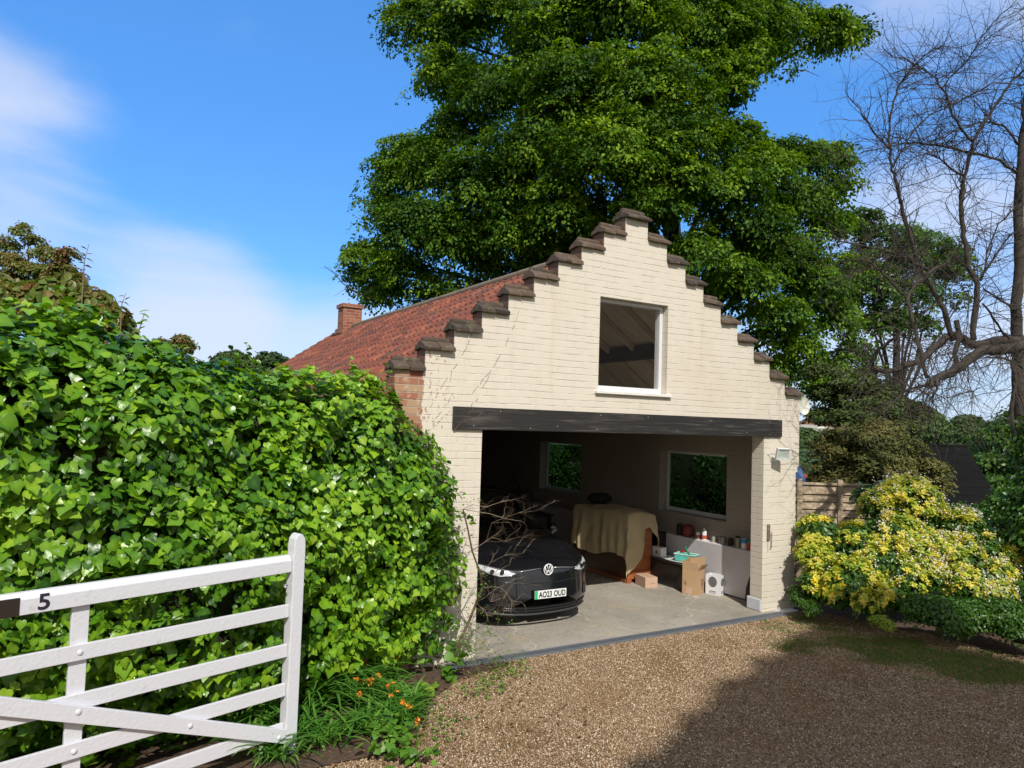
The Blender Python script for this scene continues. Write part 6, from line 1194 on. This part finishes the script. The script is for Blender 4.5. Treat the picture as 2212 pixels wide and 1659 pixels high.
# ------------------------------------------------------------------ lap fence between garage and border
fd = nrm(np.array([.62, -.377, 0])); f0 = on_z(1722, 1041, 1.70); f0[2] = 0; fn = np.array([fd[1], -fd[0], 0])*1.
A = np.array([fd, fn, UPV]); FW = wood_mat('weathered fence wood', (.27, .205, .13), (.54, .44, .31), (3, 3, 26), .85, .6)
fence = empty('lap_fence', f0, 'weathered overlapping board fence panel beside the garage wall', 'fence'); wpan = .70
for i in range(-1, 3):
    t0 = .03+i*wpan-.0; MB().box((t0-.045, -.05, -.1), (t0+.045, .05, 1.76), A, f0).build('post', FW, fence, bevel=.004)
    if i < 2:
        mb = MB()
        for r in range(12):
            mb.rv = random.random(); z = .10+r*.128; q = [(t0+.05, .034, z), (t0+wpan-.05, .034, z), (t0+wpan-.05, -.004, z+.145), (t0+.05, -.004, z+.145)]; q = [np.array([a, b_, c_+random.uniform(-.004, .004)]) for a, b_, c_ in q]; mb.add(np.array(q+[p-[0, .012, 0] for p in q])@A+f0, [(0, 1, 2, 3), (7, 6, 5, 4), (0, 4, 5, 1), (1, 5, 6, 2), (2, 6, 7, 3), (3, 7, 4, 0)])
        mb.build('panel', FW, fence); MB().box((t0+.05, -.03, 1.66), (t0+wpan-.05, .035, 1.70), A, f0).build('capping', FW, fence, bevel=.004)
# blue tarpaulin with a red lump behind the fence
c_ = at(1733, 1022, 13.2); G = []
for a in np.linspace(0, math.pi/2, 9): G.append([(c_[0]-.22+.16*math.sin(a)*math.cos(b_)*(1+.2*math.sin(3*b_)), c_[1]+.26*math.sin(a)*math.sin(b_), c_[2]-.55+.68*math.cos(a)**.6+.03*math.sin(5*b_+a*4)) for b_ in np.linspace(0, 2*math.pi, 22)])
tp = empty('covered_stack', (c_[0], c_[1], 0), 'blue tarpaulin over a stack just behind the fence', 'tarpaulin'); mb = MB(); mb.grid(G); mb.build('sheet', simple('blue tarpaulin', (.04, .09, .24), .6, var=.2), tp, smooth=True)
MB().box((c_[0]-.26, c_[1]-.2, 0), (c_[0]+.26, c_[1]+.2, c_[2]-.5)).build('stack', simple('dark crates', (.05, .05, .07), .8), tp)
c_ = at(1733, 1028, 13.0); tag(MB().box(c_-[.07, .06, .035], c_+[.07, .06, .03]).box((c_[0]-.02, c_[1]-.02, 0), (c_[0]+.02, c_[1]+.02, c_[2]-.03)).build('red_birdhouse', simple('orange red paint', (.45, .10, .05), .6), bevel=.01), 'small orange-red box on a post in front of the blue tarpaulin', 'box')

# ------------------------------------------------------------------ background left
bush('photinia_bush', [plob(a, b_, D, r) for a, b_, D, r in [(60, 670, 7.2, 65), (140, 670, 7.3, 60), (20, 650, 7.4, 50), (190, 665, 7.2, 45), (228, 700, 7.2, 40), (110, 640, 7.3, 42), (248, 725, 7.2, 32), (150, 620, 7.3, 22)]], 520, 14, .15, .10, BRONZ, 'bronze and green leaved bush rising behind the ivy hedge', 'bush', tv=OVL_V, tf=OVL_F, up=.3, core=.55)
rs = empty('acer_tree', (*at(80, 900, 9.5)[:2], 0), 'wispy reddish tree top at the far left above the hedge', 'tree'); foliage('crown', [plob(a, b_, D, r, .9, .34) for a, b_, D, r in [(20, 560, 9.5, 28), (60, 580, 9.5, 30), (95, 590, 9.5, 32), (130, 580, 9.5, 26), (50, 490, 9.6, 10), (75, 520, 9.6, 16), (20, 530, 9.6, 18), (100, 545, 9.6, 24), (145, 545, 9.5, 16), (10, 600, 9.5, 34), (160, 600, 9.5, 20), (120, 620, 9.5, 40), (5, 515, 9.5, 12), (45, 500, 9.5, 14), (120, 555, 9.5, 22)]], 620, 26, .12, .042, BRONZ, rs, up=.6, droop=.3)
mb = MB(); b0 = at(80, 1000, 9.5); b0[2] = 0
for t in [(20, 540), (100, 560), (60, 500), (140, 560), (160, 590)]: limbs(mb, b0, [at(*t, 9.5)], .04, 5)
mb.build('trunk', BARK, rs)
for a, L in (((180, 600), .34), ((262, 680), .22)):
    p = at(*a, 7.0); mb = MB(); r = empty('rose_shoot', p-[0, 0, 3.2], 'single upright '+('tall' if L > .3 else 'short')+' reddish shoot above the hedge', 'shoot'); P = [p-[0, 0, .6], p, p+[0, .0, L*.5], p+[.03, 0, L]]; mb.tube(P, [.008, .006, .004, .002], 5); mb.build('stem', TWIG, r)
    n = 9; C = np.array([p+[.02*i/9, 0, L*i/9] for i in range(n)]); T = nrm(np.stack([np.where(np.arange(n) % 2, 1., -1.), RNG.normal(0, .4, n), RNG.normal(-.1, .3, n)], 1)); leaves('leaf', C+T*.03, nrm(UPV+RNG.normal(0, .3, (n, 3))), T, RNG.uniform(.06, .11, n), LNG_V*[1.4, 1, 1.4], DIA_F, BRONZ, r)
for i, (a, b_, D, r, lab, nm) in enumerate([(500, 790, 42, 40, 'rounded distant tree, left of the pair beyond the roof edge', 'ash_tree'), (585, 795, 44, 42, 'rounded distant tree nearest the tiled roof', 'ash_tree'), (392, 740, 30, 18, 'small brownish tree top peeping over the hedge', 'beech_tree'), (345, 745, 34, 14, 'dark tree top just left of the brownish tree', 'beech_tree')]):
    p = plob(a, b_, D, r, .9, .8); rt = empty(nm, (p[0], p[1], hill(p[0], p[1])), lab, 'tree'); foliage('crown', [p, (p[0]-p[3]*.7, p[1], p[2]-p[5]*.5, p[3]*.7, p[4]*.7, p[5]*.7), (p[0]+p[3]*.6, p[1], p[2]-p[5]*.45, p[3]*.7, p[4]*.7, p[5]*.7)], 260 if r > 30 else 90, 34, D*.0085, D*.0048, FARG if nm == 'ash_tree' else BRONZ, rt, up=.5)
    MB().tube([(p[0], p[1], -.2), p[:3]], [.3, .12], 6).build('trunk', BARK_D, rt)
# ------------------------------------------------------------------ the leafy tree behind the viewer that shades the lower right of the drive
def shade_lobe(gx, gy, h, r, rz=None):
    k = h/1.05; return (gx-.37*k, gy-1.0*k, h, r, r, rz or r*.7)
sh = empty('oak_tree', (2.2, -15, 0), 'broad oak behind the viewpoint whose shade falls on the drive', 'tree')
SL = []; EDGE = [(2.0, 3.2), (3.6, 4.04), (4.65, 4.57), (7.18, 5.62), (8.8, 6.15), (9.15, 5.4), (9.25, 4.3), (9.4, 2.6)]   # outline of the shade on the ground
for (xa, ya), (xb, yb) in zip(EDGE[:-1], EDGE[1:]):
    L_ = math.hypot(xb-xa, yb-ya); nx_, ny_ = (yb-ya)/L_, -(xb-xa)/L_
    for t in np.arange(.08, L_, .16): SL.append(shade_lobe(xa+(xb-xa)*t/L_+nx_*.42, ya+(yb-ya)*t/L_+ny_*.42, 15.5+random.uniform(-.3, .3), .42, .4))
for _ in range(400):
    x, y = random.uniform(2.5, 9), random.uniform(-1, 6); yl = np.interp(x, [2.0, 4.65, 7.18, 8.8], [3.2, 4.57, 5.62, 6.15])
    if y < yl-.85 and x < 8.45+.3*max(0, 4.3-y) and len(SL) < 190: SL.append(shade_lobe(x, y, 15.5+random.uniform(-1, 1), .85))
foliage('crown', SL, 6500, 24, .26, .24, LIME2, sh, up=.5, fill=.5); mb = MB(); mb.tube([(2.2, -15, -.1), (2.2, -14.6, 5), (2.0, -14., 11)], [.5, .4, .2], 8)
for t in SL[::6]: limbs(mb, np.array([2.1, -14.3, 9.]), [t[:3]], .1, 5)
mb.build('trunk', BARK_D, sh, smooth=True)
